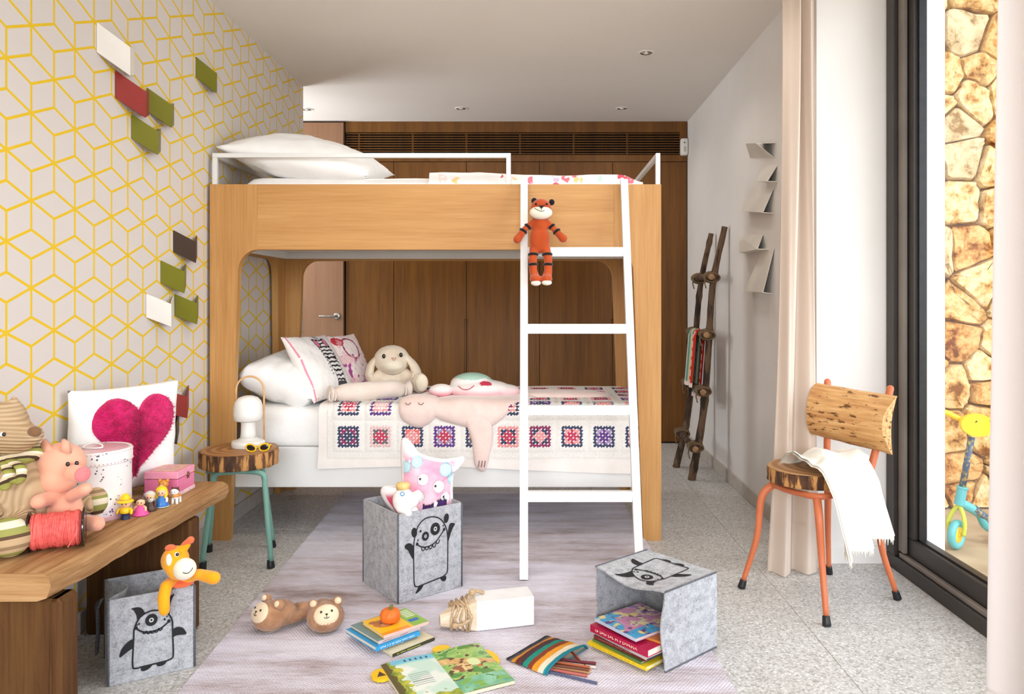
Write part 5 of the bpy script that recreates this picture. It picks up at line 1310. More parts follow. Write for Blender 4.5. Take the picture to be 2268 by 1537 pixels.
# ------------------------------------------------------------------ felt baskets with printed monsters
def felt(name, a, b, c):
    m, nt, bs = new_mat(name); bs.inputs['Roughness'].default_value = .98; bs.inputs['Specular IOR Level'].default_value = .08; bs.inputs['Sheen Weight'].default_value = .15
    co = coords(nt)
    n = nd(nt, 'ShaderNodeTexNoise', Scale=170.0, Detail=3, Roughness=.7, Distortion=.8); nt.links.new(co, n.inputs['Vector'])
    n2 = nd(nt, 'ShaderNodeTexNoise', Scale=40.0, Detail=3); nt.links.new(co, n2.inputs['Vector'])
    f = E(n.outputs[0])*.6+E(n2.outputs[0])*.4
    nt.links.new(ramp(nt, f.k, [(.34, c), (.46, a), (.6, b)]), bs.inputs['Base Color']); add_bump(nt, bs, n.outputs[0], .4, .002); return m
FELT = felt('grey_felt', C(160, 160, 164), C(184, 185, 189), C(126, 126, 130))
BIND = mat('felt_seam', C(104, 104, 110), C(84, 84, 90), .9, (200,)*3)
PRT = mat('black_print', C(26, 24, 27), None, .7); PRG = mat('print_highlight', C(190, 190, 192), None, .9)
def ellp(cx_, cy_, rx, ry, n=22, rot=0):
    return [(cx_+rx*cos(2*pi*k/n)*cos(rot)-ry*sin(2*pi*k/n)*sin(rot), cy_+rx*cos(2*pi*k/n)*sin(rot)+ry*sin(2*pi*k/n)*cos(rot)) for k in range(n)]
def curve2(pts, n=18): return [(p.x, p.y) for p in bez([(x, y, 0) for x, y in pts], n)]
def monster(kind):
    polys, lines, light = [], [], []
    if kind == 'round':   # round head, raised arms, two eyes
        body = curve2([(.20, .17), (.195, .55), (.21, .70), (.27, .84), (.38, .915), (.52, .925), (.66, .88), (.76, .77), (.80, .62), (.80, .26)], 50)+curve2([(.80, .26), (.79, .18), (.72, .14)], 8)+[(.30, .10)]+curve2([(.27, .095), (.22, .11), (.20, .17)], 8)
        lines.append((body, .005, True))
        for c, r in (((.40, .70), .062), ((.575, .765), .086)):
            polys.append(ellp(c[0], c[1], r, r*.92)); light.append(ellp(c[0], c[1], r*.36, r*.34)); polys.append(('top', ellp(c[0], c[1]+.002, r*.16, r*.16, 10)))
        lines.append((curve2([(.255, .62), (.34, .575), (.46, .565), (.58, .60), (.68, .68), (.735, .735)], 24), .005, False))
        for k in range(5):
            x = .36+k*.065; y = .568+.012*max(0, k-2)**2
            lines.append((curve2([(x-.03, y), (x-.02, y-.032), (x, y-.042), (x+.02, y-.030), (x+.032, y+.004)], 8), .004, False))
        for (x, y, r) in ((.255, .625, .022), (.735, .735, .022), (.315, .775, .017), (.27, .67, .012), (.72, .785, .012)): polys.append(ellp(x, y, r, r, 12))
        polys += [ellp(.205, .775, .048, .062, 16, .2), ellp(.775, .87, .046, .062, 16, -.3)]
        polys.append(curve2([(.20, .53), (.20, .44), (.15, .49), (.10, .57), (.055, .60), (.045, .64), (.10, .66), (.16, .64), (.195, .60)], 24))
        polys.append(curve2([(.80, .64), (.81, .72), (.84, .79), (.89, .795), (.935, .775), (.90, .73), (.86, .67), (.81, .56)], 24))
        polys += [curve2([(.28, .095), (.36, .10), (.33, .055), (.26, .02), (.225, .02), (.25, .055)], 16), curve2([(.66, .125), (.76, .14), (.775, .10), (.74, .075), (.70, .085)], 14)]
    else:                 # horned head, arms hanging, one eye
        body = curve2([(.24, .19), (.255, .50), (.265, .62), (.33, .74), (.45, .80), (.58, .79), (.69, .735), (.755, .64), (.765, .50), (.775, .20)], 50)+curve2([(.775, .20), (.765, .135), (.69, .11)], 8)+[(.34, .105)]+curve2([(.30, .10), (.25, .115), (.24, .19)], 8)
        lines.append((body, .005, True))
        polys.append(ellp(.485, .685, .082, .078)); light.append(ellp(.485, .685, .032, .030)); polys.append(('top', ellp(.485, .687, .014, .014, 10)))
        lines.append((curve2([(.285, .615), (.37, .555), (.49, .535), (.61, .555), (.72, .62)], 24), .005, False))
        for k in range(5):
            x = .395+k*.052; y = .545+.004*(k-2)**2
            lines.append((curve2([(x-.025, y), (x-.016, y-.026), (x, y-.034), (x+.016, y-.026), (x+.026, y)], 8), .004, False))
        for (x, y, r) in ((.285, .62, .024), (.715, .625, .024), (.325, .665, .014), (.30, .655, .010), (.66, .66, .015), (.69, .69, .011)): polys.append(ellp(x, y, r, r, 12))
        polys.append(curve2([(.30, .70), (.29, .78), (.255, .85), (.225, .88), (.30, .885), (.36, .86), (.405, .79)], 20)); polys.append(curve2([(.61, .79), (.65, .87), (.72, .94), (.79, .97), (.755, .90), (.735, .82), (.725, .70)], 20))
        polys.append(curve2([(.25, .49), (.19, .47), (.11, .40), (.075, .32), (.085, .285), (.13, .31), (.19, .345), (.25, .37)], 22)); polys.append(curve2([(.765, .51), (.83, .525), (.90, .50), (.95, .43), (.94, .405), (.88, .41), (.82, .415), (.77, .40)], 22))
        polys += [curve2([(.35, .105), (.49, .108), (.47, .07), (.41, .045), (.36, .05), (.345, .08)], 16), curve2([(.54, .112), (.68, .112), (.665, .075), (.62, .06), (.57, .065), (.55, .09)], 16)]
    return polys, lines, light
def basket(label, origin, ux, uy, uz, w, d, h, kind, matrix, side_sag=0, front_sag=0, right_sag=0):
    """origin: bottom front corner; ux along the printed panel, uy into the basket, uz towards the open rim"""
    t = thing('felt_basket', label, 'basket', M=matrix, group='grey felt monster baskets')
    o = Vector(origin); T_ = .0045
    def pan(nm, a, b, nrm, bulge, sag=.0, corner=.0):
        def f(s_):
            def g(u, v):
                k = bulge*sin(pi*u)*sin(pi*min(1, v*.9+.1))+sag*sin(pi*u)**2*v
                zz = v+ (corner*(abs(u-.5)*2)**3*(1-v))
                return a+b*u+uz*(h*zz)+nrm*(k+s_)
            return g
        mb = MB(); mb.grid(12, 12, f(0)); mb.grid(12, 12, f(-T_))
        rim = [[f(0)(i/12, 1) for i in range(13)], [f(-T_)(i/12, 1) for i in range(13)]]
        mb.add(rim[0]+rim[1], [(i, i+1, 14+i, 13+i) for i in range(12)], False)
        for e in (0, 1):
            s0 = [f(0)(e, j/12) for j in range(13)]; s1 = [f(-T_)(e, j/12) for j in range(13)]
            mb.add(s0+s1, [(j, j+1, 14+j, 13+j) for j in range(12)], False)
        return part(nm, mb, FELT, t)
    fp = pan('front_panel', o, ux*w, -uy, .0, front_sag)
    pan('back_panel', o+uy*d, ux*w, uy, .004); pan('side_panel', o, uy*d, -ux, .006, side_sag); pan('side_panel', o+ux*w, uy*d, ux, .006, right_sag)
    mb = MB(); q = [o+uz*.006+uy*.004+ux*.004, o+uz*.006+ux*(w-.004)+uy*.004, o+uz*.006+ux*(w-.004)+uy*(d-.004), o+uz*.006+uy*(d-.004)+ux*.004]
    sheet(mb, q, uz, .004); part('base', mb, FELT, t)
    for c in (o, o+ux*w, o+uy*d, o+ux*w+uy*d): part('seam', MB().tube([c+uz*.002, c+uz*h], .0032, 6), BIND, t)
    polys, lines, light = monster(kind)
    def P(x, y, l): return o+ux*(w*(.06+.88*x))+uz*(h*(.05+.92*y))-uy*(.0016+l+front_sag*sin(pi*(.06+.88*x))**2*(.05+.92*y))
    mb = MB()
    for p in polys:
        lift = 0
        if p[0] == 'top': p = p[1]; lift = .0012
        mb.add([P(x, y, lift) for x, y in p], [tuple(range(len(p)))], False)
    for pts, wd_, closed in lines:
        n = len(pts); L_, R__ = [], []
        for i in range(n):
            a = pts[(i-1) % n] if closed or i else pts[i]; b = pts[(i+1) % n] if closed or i < n-1 else pts[i]
            dx, dy = (b[0]-a[0])*w, (b[1]-a[1])*h; l = sqrt(dx*dx+dy*dy) or 1; nx, ny = -dy/l*wd_/2, dx/l*wd_/2
            L_.append((pts[i][0]+nx/w, pts[i][1]+ny/h)); R__.append((pts[i][0]-nx/w, pts[i][1]-ny/h))
        mb.add([P(x, y, .0003) for x, y in L_+R__], [(i, (i+1) % n, n+(i+1) % n, n+i) for i in range(n if closed else n-1)], False)
    pr_ = part('printed_monster', mb, PRT, fp, fixn=False)
    mb = MB()
    for p in light: mb.add([P(x, y, .0007) for x, y in p], [tuple(range(len(p)))], False)
    part('print_highlight', mb, PRG, pr_, fixn=False)
    return t
Z = Vector((0, 0, 1))
def frame(o, ux, uy, uz): return Matrix(((ux.x, uy.x, uz.x, o.x), (ux.y, uy.y, uz.y, o.y), (ux.z, uy.z, uz.z, o.z), (0, 0, 0, 1)))
# on the rug
o1 = Vector((-.500, 2.744, RZ+.001)); ux = Vector((.217, .172, 0)).normalized(); uy = Vector((-ux.y, ux.x, 0))
basket('upright grey felt basket on the rug with a round eared monster print', o1, ux, uy, Z, .275, .285, .325, 'round', frame(o1, ux, uy, Z))
# beside the bench
o2 = Vector((-1.232, 2.174, .001)); ux2 = Vector((.196, .122, 0)).normalized(); uy2 = Vector((-ux2.y, ux2.x, 0))
basket('grey felt basket with a horned one-eyed monster under the bench, holding an orange plush', o2, ux2, uy2, Z, .230, .20, .248, 'horned', frame(o2, ux2, uy2, Z), -.055)
hs = thing('basket_strap', 'dark strap loop hanging at the side of the basket under the bench', 'strap', o2+uy2*.1)
part('loop', MB().tube(bez([o2+uy2*.09-ux2*.012+Z*.225, o2+uy2*.085-ux2*.024+Z*.19, o2+uy2*.09-ux2*.022+Z*.12, o2+uy2*.10-ux2*.026+Z*.06], 14), .006, 8, flat=.4).tube(bez([o2+uy2*.09-ux2*.012+Z*.225, o2+uy2*.12-ux2*.024+Z*.20, o2+uy2*.13-ux2*.020+Z*.14, o2+uy2*.115-ux2*.024+Z*.06], 14), .006, 8, flat=.4), BIND, hs)
# tipped over
dop = Vector((.754, .656, 0)).normalized(); o_ = Vector((dop.y, -dop.x, 0))    # o_: along the opening, from far left to near right
P0 = Vector((.196, 2.455, RZ+.001)); H3, W3, D3 = .255, .288, .238
# lying basket: rim faces -dop, printed panel on top
uz3 = -dop; uy3 = -Z; ux3 = -o_
o3_ = P0+dop*H3+o_*W3+Z*D3
basket('tipped over grey felt basket with picture books sliding out of its opening', o3_, ux3, uy3, uz3, W3, D3, H3, 'horned', frame(o3_, ux3, uy3, uz3), -.016, -.022, 0)

# monster pillow in the upright basket
def puff(name, outline, c, P, t, m, parent, cf=None, rings=30, back=True):
    n = len(outline); vs = []; cs = []
    for sgn in ((1, -1) if back else (1,)):
        for k in range(rings+1):
            f = 1-k/rings*.985; h = t*max(0, 1-f**2.6)**.6*sgn
            for (x, y) in outline:
                xx, yy = c[0]+(x-c[0])*f, c[1]+(y-c[1])*f; vs.append(P(xx, yy, h)); cs.append(cf(xx, yy, f) if (cf and sgn > 0) else C(238, 232, 228))
    fs = []; half = (rings+1)*n
    for s_ in range(2 if back else 1):
        for k in range(rings):
            for i in range(n): fs.append((s_*half+k*n+i, s_*half+k*n+(i+1) % n, s_*half+(k+1)*n+(i+1) % n, s_*half+(k+1)*n+i))
        fs.append(tuple(s_*half+rings*n+i for i in range(n)))
    mb = MB(); mb.add(vs, fs, True, cs if cf else None); o = part(name, mb, m, parent, fixn=False)
    bm = bmesh.new(); bm.from_mesh(o.data); bmesh.ops.remove_doubles(bm, verts=bm.verts, dist=.0003); bmesh.ops.recalc_face_normals(bm, faces=bm.faces); bm.to_mesh(o.data); bm.free(); return o
# outline in pixels/100 of the close view, centre (0,0) at the face
mo = ol([(-.98, 1.48), (-.84, 1.56), (-.62, 1.36), (-.45, 1.14), (-.1, 1.0), (.25, .93), (.62, .94), (.86, .97), (.93, .85), (.82, .68), (.62, .5), (.56, .1), (.56, -.3), (.48, -1.2), (.4, -2.3), (-.2, -2.42), (-.9, -2.3), (-1.02, -.9), (-1.50, -.10), (-1.58, .16), (-1.45, .28), (-1.22, .10), (-1.02, .18), (-.98, .55), (-1.0, 1.0)], 200)
mo = [(x*.94+.05, y) for x, y in mo]
pk1, pk2, wht = C(242, 196, 208), C(234, 152, 178), C(236, 228, 227)
def mcol(x, y, f):
    x = (x-.05)/.94
    c = mixc(pk1, pk2, .5+.8*fbm(x*2.2, y*2.2)); 
    if f > .90: return wht
    if y > .98-.1*x or (x < -.72 and y > .66) or (x > .56 and y > .5):
        c = wht
        if ((x+.80)/.13)**2+((y-1.14)/.2)**2 < 1 or ((x-.68)/.2)**2+((y-.80)/.11)**2 < 1: c = mixc(C(222, 92, 152), wht, smoothstep(.7, 1.3, y if x < 0 else x+.45))
    if x < -1.1: c = mixc(C(208, 82, 106), wht, smoothstep(-.05, .12, y-.10*abs(x+1.4)))
    for (bx, by, r) in ((-.86, .78, .17), (-.52, .90, .17), (.33, .64, .19), (.56, .38, .18)):
        q = ((x-bx)/r)**2+((y-by)/r)**2
        if q < 1: c = C(186, 216, 222) if q < .78 else C(120, 172, 186)
    for (ex, ey, r, dx) in ((-.34, .42, .17, -.09), (.12, .20, .18, -.10), (-.45, -.04, .15, -.05), (.32, -.12, .15, -.06)):
        q = ((x-ex)/r)**2+((y-ey)/r)**2
        if q < 1: c = C(226, 224, 226) if q < .84 else C(176, 140, 154)
        if ((x-ex-dx)/.035)**2+((y-ey-.02)/.035)**2 < 1: c = INK
    if -.36 < x < .36:
        yt = -.20-.12*((x+.0)**2)+.06*sin(x*8); 
        if y < yt and y > -.70+.9*x*x: c = C(72, 44, 96) if y < yt-.035 else INK
        if ((x-.02)/.055)**2+((y-yt+.08)/.085)**2 < 1: c = C(246, 244, 240)
    return c
pb_ = at(958, 1091, 2.965); pr2 = Vector((.96, .28, 0)).normalized(); pn = Vector((.17, -.98, .10)).normalized()
S_ = .14
mp_ = thing('monster_pillow', 'pink and white many-eyed monster shaped pillow standing in the upright felt basket', 'plush pillow', pb_-Z*.1)
puff('cover', mo, (-.2, .1), lambda x, y, h: pb_+pr2*(x*S_)+Vector((-.02, .12, .99))*(y*S_)+pn*h, .05, PRINT, mp_, mcol, 64)
# white plush with a small crown beside it
wp = thing('plush_animal', 'small white plush with a gold crown peeking out of the upright basket', 'plush toy', (-.475, 2.80, .34))
IV = plush('white_plush', C(244, 236, 232), C(238, 226, 224), 16, .3)
WD = 2.805
hd_ = blob('body', IV, wp, lambda m: (m.ell(at(893, 1108, WD), (.040, .034, .048)), m.ell(at(912, 1108, WD-.012), (.026, .022, .030)), m.ell(at(925, 1098, WD-.0), (.018, .02, .022)), m.ell(at(905, 1150, WD+.02), (.045, .04, .06)), m.tube([at(885, 1128, WD-.02), at(905, 1137, WD-.035)], .014, 10, round_caps=True)), .005)
part('crown', MB().lathe([(.022, 0), (.024, .012), (.023, .022), (.012, .024)], 12, at(892, 1083, WD), None, lambda a: 1+.14*cos(5*a)), mat('gold_cloth', C(240, 206, 140), C(230, 190, 120), .6, (40,)*3), wp)
part('eye', MB().tube([at(891+4.2*cos(a), 1094+4.2*sin(a), WD-.036) for a in [2*pi*k/14 for k in range(14)]], .0018, 5, closed=True), mat('blue_thread', C(84, 156, 206), None, .6), hd_)

# orange plush leaning out of the bench basket
gi = thing('plush_giraffe', 'orange plush giraffe leaning out of the basket under the bench', 'plush toy', at(395, 1300, 2.26))
GIM = plush('marigold_knit', C(244, 170, 34), C(236, 156, 26), 20, .35); GIW = plush('giraffe_cream', C(244, 234, 214)); GIR = plush('giraffe_horn', C(236, 112, 70))
GD = 2.262
blob('body', GIM, gi, lambda m: (m.ell(at(402, 1322, GD+.085), (.042, .032, .065)), m.tube([at(398, 1275, GD+.03), at(401, 1310, GD+.08)], .033, 14), m.tube([at(384, 1284, GD+.01), at(368, 1298, GD-.03), at(362, 1325, GD-.046), at(364, 1352, GD-.050)], [.017, .018, .018, .016], 12, round_caps=True), m.tube([at(412, 1280, GD+.02), at(440, 1272, GD-.0), at(474, 1280, GD-.02)], [.017, .017, .020], 12, round_caps=True)), .0045)
gh = blob('head', GIM, gi, lambda m: (m.ell(at(388, 1240, GD), (.040, .040, .042)), m.ell(at(396, 1258, GD-.008), (.036, .036, .034)), m.tube([at(406, 1215, GD), at(416, 1206, GD)], [.015, .010], 10, round_caps=True)), .0045)
part('muzzle', MB().ell(at(409, 1260, GD-.025), (.034, .028, .032), Matrix.Rotation(-.5, 3, 'Y')), GIW, gh)
part('horn', MB().tube([at(408, 1207, GD), at(417, 1199, GD), at(422, 1196, GD)], [.009, .009, .011], 10, round_caps=True), GIR, gh); part('horn', MB().ell(at(378, 1214, GD-.01), (.017, .012, .011)), GIR, gh)
part('ear', MB().ell(at(374, 1240, GD-.038), (.009, .007, .018)), GIW, gh)
part('eye_patch', MB().ell(at(392, 1228, GD-.037), (.0075, .004, .0075)), GIW, gh); part('eye', MB().ell(at(393, 1228, GD-.0405), (.005, .004, .005)), BEAD, gh)
part('mouth', MB().tube(bez([at(405, 1268, GD-.052), at(414, 1270, GD-.055), at(423, 1264, GD-.052), at(427, 1257, GD-.047)], 8), .0012, 5), BEAD, gh)
part('scarf', MB().ell(at(402, 1290, GD+.022), (.036, .036, .012)), GIR, gi)

# ------------------------------------------------------------------ slippers
SLF = plush('brown_fur', C(178, 134, 100), C(150, 108, 78), 26, 1, 200); SLC = plush('cream_fur', C(230, 208, 178), C(222, 198, 166), 20, .4)
def slipper(label, toe, heel, tilt=0):
    toe, heel = Vector(toe), Vector(heel); d = (toe-heel).normalized(); s = Vector((d.y, -d.x, 0))
    t = thing('slipper', label, 'slipper', (toe+heel)/2, 0, 'furry lion slippers on the rug')
    def P(a, b, z): return heel+d*a+s*b+Z*z
    L = (toe-heel).length; R = d.to_track_quat('Z', 'Y').to_matrix()
    blob('upper', SLF, t, lambda m: (m.ell(P(L-.055, 0, .046), (.062, .062, .048)), m.ell(P(L-.085, 0, .044), (.058, .058, .044)), m.tube([P(.02, .034, .026), P(L*.5, .037, .03)], .018, 12, round_caps=True), m.tube([P(.02, -.034, .026), P(L*.5, -.037, .03)], .018, 12, round_caps=True), m.ell(P(.02, 0, .028), (.032, .032, .026)), m.tube([P(.03, 0, .012), P(L-.05, 0, .012)], .028, 12, flat=.5)), .005, 4, .0016)
    part('lining', MB().tube([P(.035, 0, .020), P(L*.5, 0, .022)], .022, 12, flat=.4, round_caps=True), SLC, t)
    part('sole', MB().tube([P(.005, 0, .004), P(L-.045, 0, .004)], .036, 14, flat=.09, round_caps=True), mat('slipper_sole', C(150, 140, 132), None, .8), t)
    nf = (d*.86+Z*.5).normalized(); F0 = P(L-.055, 0, .044)+nf*.049; up = (Z-nf*Z.dot(nf)).normalized(); sd_ = nf.cross(up)
    Rf = Matrix((sd_, up, nf)).transposed()
    fc = part('face', MB().ell(F0-nf*.002, (.041, .034, .015), Rf), SLC, t)
    for k in (-1, 1): part('eye', MB().ell(F0+sd_*(k*.017)+up*.009+nf*.0105, .0042, None, 8, 6), BEAD, fc)
    part('nose', MB().hull([F0+nf*.0135+up*.002+sd_*.006, F0+nf*.0135+up*.002-sd_*.006, F0+nf*.0145-up*.005, F0+nf*.008]).tube([F0+nf*.0133-up*.004, F0+nf*.0126-up*.010], .0013, 5).tube(bez([F0+nf*.0115-up*.009+sd_*.009, F0+nf*.0123-up*.0125, F0+nf*.0115-up*.009-sd_*.009], 6), .0013, 5), BEAD, fc)
    for k in (-1, 1):
        e = P(L-.062, k*.040, .090); ear = part('ear', MB().ell(e, (.017, .014, .017)), SLF, t); part('inner_ear', MB().ell(e+nf*.007, (.012, .010, .012)), SLC, ear)
    return t
slipper('brown furry lion slipper turned towards the camera', (-.685, 2.475, RZ), (-.755, 2.675, RZ))
slipper('brown furry lion slipper pointing sideways, heel behind its partner', (-.925, 2.495, RZ), (-.795, 2.645, RZ))

# ------------------------------------------------------------------ books
def book(name, label, o, rz, w, d, t, cov, spine=None, art=None, group=None, z=0, marks=None):
    """o: spine's left end on the table; w along the spine, d away from it"""
    b = thing(name, label, 'book', (o[0], o[1], z), rz, group); M_ = b.matrix_basis.copy()
    M_ = Matrix.Translation((o[0], o[1], z)) @ Matrix.Rotation(rz, 4, 'Z')
    cm = mat('cover_'+name, cov, None, .35, (30,)*3, spec=.4); c_t = .0016
    part('cover', MB().box(0, w, 0, d, 0, c_t, .0004).box(0, w, 0, d, t-c_t, t, .0004).xf(M_), cm, b)
    part('spine', MB().box(0, w, -.001, c_t, 0, t, .0006).xf(M_), mat('spine', spine or cov, None, .35, (30,)*3), b)
    part('pages', MB().box(.003, w-.003, c_t, d-.003, c_t, t-c_t).xf(M_), MT['paper'], b)
    if art:
        n = 46; mb = MB(); mb.grid(n, n, lambda u, v: Vector((w*(.0+u), d*v, t+.0003)), False, art); part('cover_art', mb.xf(M_), GLOSS, b, fixn=False)
    if marks:
        mb = MB(); x = .1*w
        for q in range(marks[1]*2):
            l = random.uniform(.012, .028)*w; q0 = random.uniform(.30, .40); mb.box(x, x+l*.35, -.0016, -.0009, t*q0, t*.68); mb.box(x, x+l, -.0016, -.0009, t*(.5 if q % 2 else q0), t*(.5 if q % 2 else q0)+t*.10); x += l+.010*w+(.02*w if random.random() < .2 else 0)
            if x > .85*w: break
        part('spine_lettering', mb.xf(M_), mat('lettering', marks[0], None, .5), b)
    return b
GLOSS = cmat('glossy_print', .3, 0, 1, .5)
def art_bear(u, v):
    c = C(244, 190, 40) if u < .66 else C(142, 184, 66)
    v = 1-v
    q = ((u-.30)/.24)**2+((v-.42)/.22)**2
    if q < 1: c = C(190, 120, 62)
    for ex in (.12, .48):
        if ((u-ex)/.08)**2+((v-.24)/.08)**2 < 1: c = C(176, 104, 52)
    if ((u-.30)/.11)**2+((v-.5)/.09)**2 < 1: c = C(222, 178, 122)
    for ex in (.22, .38):
        if ((u-ex)/.025)**2+((v-.38)/.025)**2 < 1: c = INK
    if .7 < u < .92 and .62 < v < .78: c = C(64, 110, 180)
    if .75 < u < .96 and .1 < v < .5 and sin(v*70) > .2: c = C(236, 238, 220)
    if v > .86 and u < .6: c = C(236, 150, 40)
    return c
g1 = 'picture books stacked on the rug under the pumpkin'
CBX = Vector((-.487, 2.332)); zz = RZ+.0005
for i, (lab, dx, dy, rz, w, d, t, cov, sp_c, art, mk) in enumerate([
    ('bottom book of the rug stack with a patterned dark and lime spine', .045, .002, 46, .165, .165, .010, C(226, 214, 180), C(60, 62, 40), None, (C(214, 224, 90), 9)),
    ('thin pale grey book second from the bottom of the rug stack', -.006, .012, 43, .150, .175, .008, C(206, 200, 196), C(120, 112, 112), None, (C(236, 230, 224), 8)),
    ('book with a bright blue and white spine in the middle of the rug stack', -.006, -.002, 44, .165, .180, .014, C(46, 150, 206), C(52, 156, 212), None, (C(244, 244, 244), 11)),
    ('grey-green covered book just under the top one on the rug stack', -.002, .014, 44, .158, .165, .010, C(118, 140, 136), C(206, 190, 190), None, (C(160, 70, 60), 9)),
    ('top book of the rug stack with a brown bear on yellow and green', .012, .03, 41, .165, .140, .010, C(240, 186, 44), C(226, 190, 180), art_bear, None)]):
    book('picture_book', lab, (CBX.x+dx, CBX.y+dy), radians(rz), w, d, t, cov, sp_c, art, g1, zz, mk); zz += t+.0006
pk_ = thing('toy_pumpkin', 'small orange toy pumpkin on top of the picture book stack', 'toy', (-.478, 2.475, zz))
PKM = mat('pumpkin_orange', C(238, 120, 44), C(226, 104, 32), .45, (20,)*3)
pc = Vector((-.474, 2.462, zz+.0225))
part('shell', MB().lathe([(.002, -.020), (.020, -.0222), (.031, -.014), (.034, .0), (.030, .014), (.018, .021), (.003, .018)], 64, pc, None, lambda a: .94+.06*abs(cos(4*a))), PKM, pk_)
part('stem', MB().tube(bez([pc+Z*.016, pc+Vector((.002, 0, .026)), pc+Vector((.007, -.002, .034))], 6), [.0055]*7+[.004], 8), mat('pumpkin_stem', C(110, 120, 60), None, .7), pk_)
def art_swirl(u, v):
    c = C(214, 150, 186); n = fbm(u*3+2, v*3); x, y = u, v
    if n > .05: c = C(232, 222, 190)
    if n > .25: c = C(176, 130, 190)
    if y < .35-.3*x+.25*n or x > .72 and y < .55: c = C(86, 172, 220)
    if fbm(u*5, v*5, 3) > .32: c = C(246, 226, 150)
    if fbm(u*9, v*9, 6) > .42: c = C(110, 70, 130)
    return c
g2 = 'picture books sliding out of the tipped basket'
zz = RZ+.0115; a3 = atan2(o_.y, o_.x)
B0 = P0+o_*.030-dop*.045
for i, (lab, du, dv, drz, w, d, t, cov, sp_c, art, mk) in enumerate([
    ('lowest book in the tipped basket with a yellow spine', -.006, -.016, 2, .236, .19, .011, C(236, 206, 40), C(232, 200, 36), None, (C(214, 160, 30), 10)),
    ('thin green and white book second from the bottom in the tipped basket', .004, -.004, -1, .205, .19, .007, C(96, 128, 70), C(96, 128, 70), None, None),
    ('maroon book near the bottom of the tipped basket pile', .006, .0, 1, .212, .19, .012, C(112, 40, 40), C(120, 44, 44), None, (C(180, 110, 100), 9)),
    ('navy book with a pale spine in the middle of the tipped basket pile', .008, .004, -3, .222, .19, .010, C(56, 58, 108), C(196, 186, 184), None, (C(120, 110, 110), 9)),
    ('thick crimson book with white and gold spine lettering in the tipped basket', .0, -.010, 0, .238, .19, .022, C(178, 24, 72), C(178, 24, 72), None, (C(244, 226, 190), 12)),
    ('orange-brown book under the top one in the tipped basket', .05, .02, 9, .19, .17, .007, C(190, 112, 60), C(206, 130, 60), None, None),
    ('top book in the tipped basket with a pink and blue glossy cover', .006, .004, -4, .186, .20, .010, C(214, 160, 190), C(190, 200, 220), art_swirl, None)]):
    q = B0+o_*du+dop*dv; book('picture_book', lab, (q.x, q.y), a3+radians(drz), w, d, t, cov, sp_c, art, g2, zz, mk); zz += t+.0006
# open board book
ob = thing('board_book', 'large open board book with a jungle picture lying on the rug', 'book', (-.2, 2.24, RZ))
ou = Vector((.888, .46, 0)).normalized(); ov = Vector((.46, -.888, 0)).normalized(); OC = Vector((-.465, 2.262, RZ+.001))
def OP(x, y, z): return OC+ou*x+ov*y+Z*z
WB, HBK = .318, .27
def jungle(u, v):
    # u along the far edge, v towards the camera
    c = C(150, 208, 206); n = fbm(u*4, v*4); n2 = fbm(u*12, v*12, 3)
    if v > .12: c = mixc(C(196, 222, 206), C(228, 232, 222), smoothstep(-.2, .3, n))
    if u > .5:
        c = mixc(C(120, 172, 78), C(176, 206, 120), .5+n2)
        if n > .18: c = C(86, 142, 64)
        if abs(v-.26-.45*(u-.5)+.05*n) < .075*(1-abs(u-.72)*1.2): c = mixc(C(222, 188, 120), C(190, 140, 84), .5+n2)
        if ((u-.66)/.1)**2+((v-.50)/.09)**2 < 1: c = C(226, 200, 140) if n2 > -.1 else C(150, 96, 58)
        if ((u-.80)/.06)**2+((v-.42)/.09)**2 < 1: c = C(214, 224, 168)
        if ((u-.83)/.03)**2+((v-.53)/.03)**2 < 1: c = C(206, 108, 50)
        if n2 > .38: c = C(92, 58, 38)
        if v > .72 and n2 > -.2: c = mixc(C(70, 150, 96), C(150, 206, 176), .5+n)
    else:
        e = min(u*2.2, 1-v, v*1.5)
        if u < .13+.07*n2 or v > .86+.1*n2: c = mixc(C(110, 140, 52), C(196, 190, 60), .5+n2)
        if u < .06+.03*n2: c = C(92, 84, 42)
        if .38 < v < .66 and .16+.0*u < u < .36 and sin(v*150) > .72: c = C(120, 130, 128)
        if v < .10 and u > .08: c = C(112, 190, 214)
        if .03 < v < .09 and .18 < u < .45 and sin(u*120) > .3: c = C(50, 66, 84)
    return c
bd = MB(); bd.box(0, WB, 0, HBK, .0, .010, .002)
bd.v = [OP(p.x, p.y, p.z) for p in bd.v]; part('boards', bd, mat('board_core', C(226, 216, 186), None, .7), ob)
mb = MB()
def pg(u, v): return OP(WB*u, HBK*v, .0108+.0035*abs(sin(pi*min(1, abs(u-.5)*2)))*(1 if .02 < u < .98 else 0))
mb.grid(150, 100, pg, True, jungle); part('picture_spread', mb, GLOSS, ob)
for x, y, rx, ry, lab in ((-.012, .055, .030, .034, 'tab'), (.20, -.020, .028, .022, 'tab'), (.315, .10, .022, .05, 'tab')):
    mb = MB(); mb.prism(ellp(0, 0, rx, ry, 20), lambda a, b, d: OP(x+a, y+b, .002+d*.0085), 1); tb = part('tab', mb, YEL, ob)
    if x < 0:
        mb = MB(); mb.prism([(-.014, .012), (.012, .014), (.0, -.016)], lambda a, b, d: OP(x+a-.002, y+b, .0106+d*.0006), 1); part('tab_print', mb, TBR, tb)

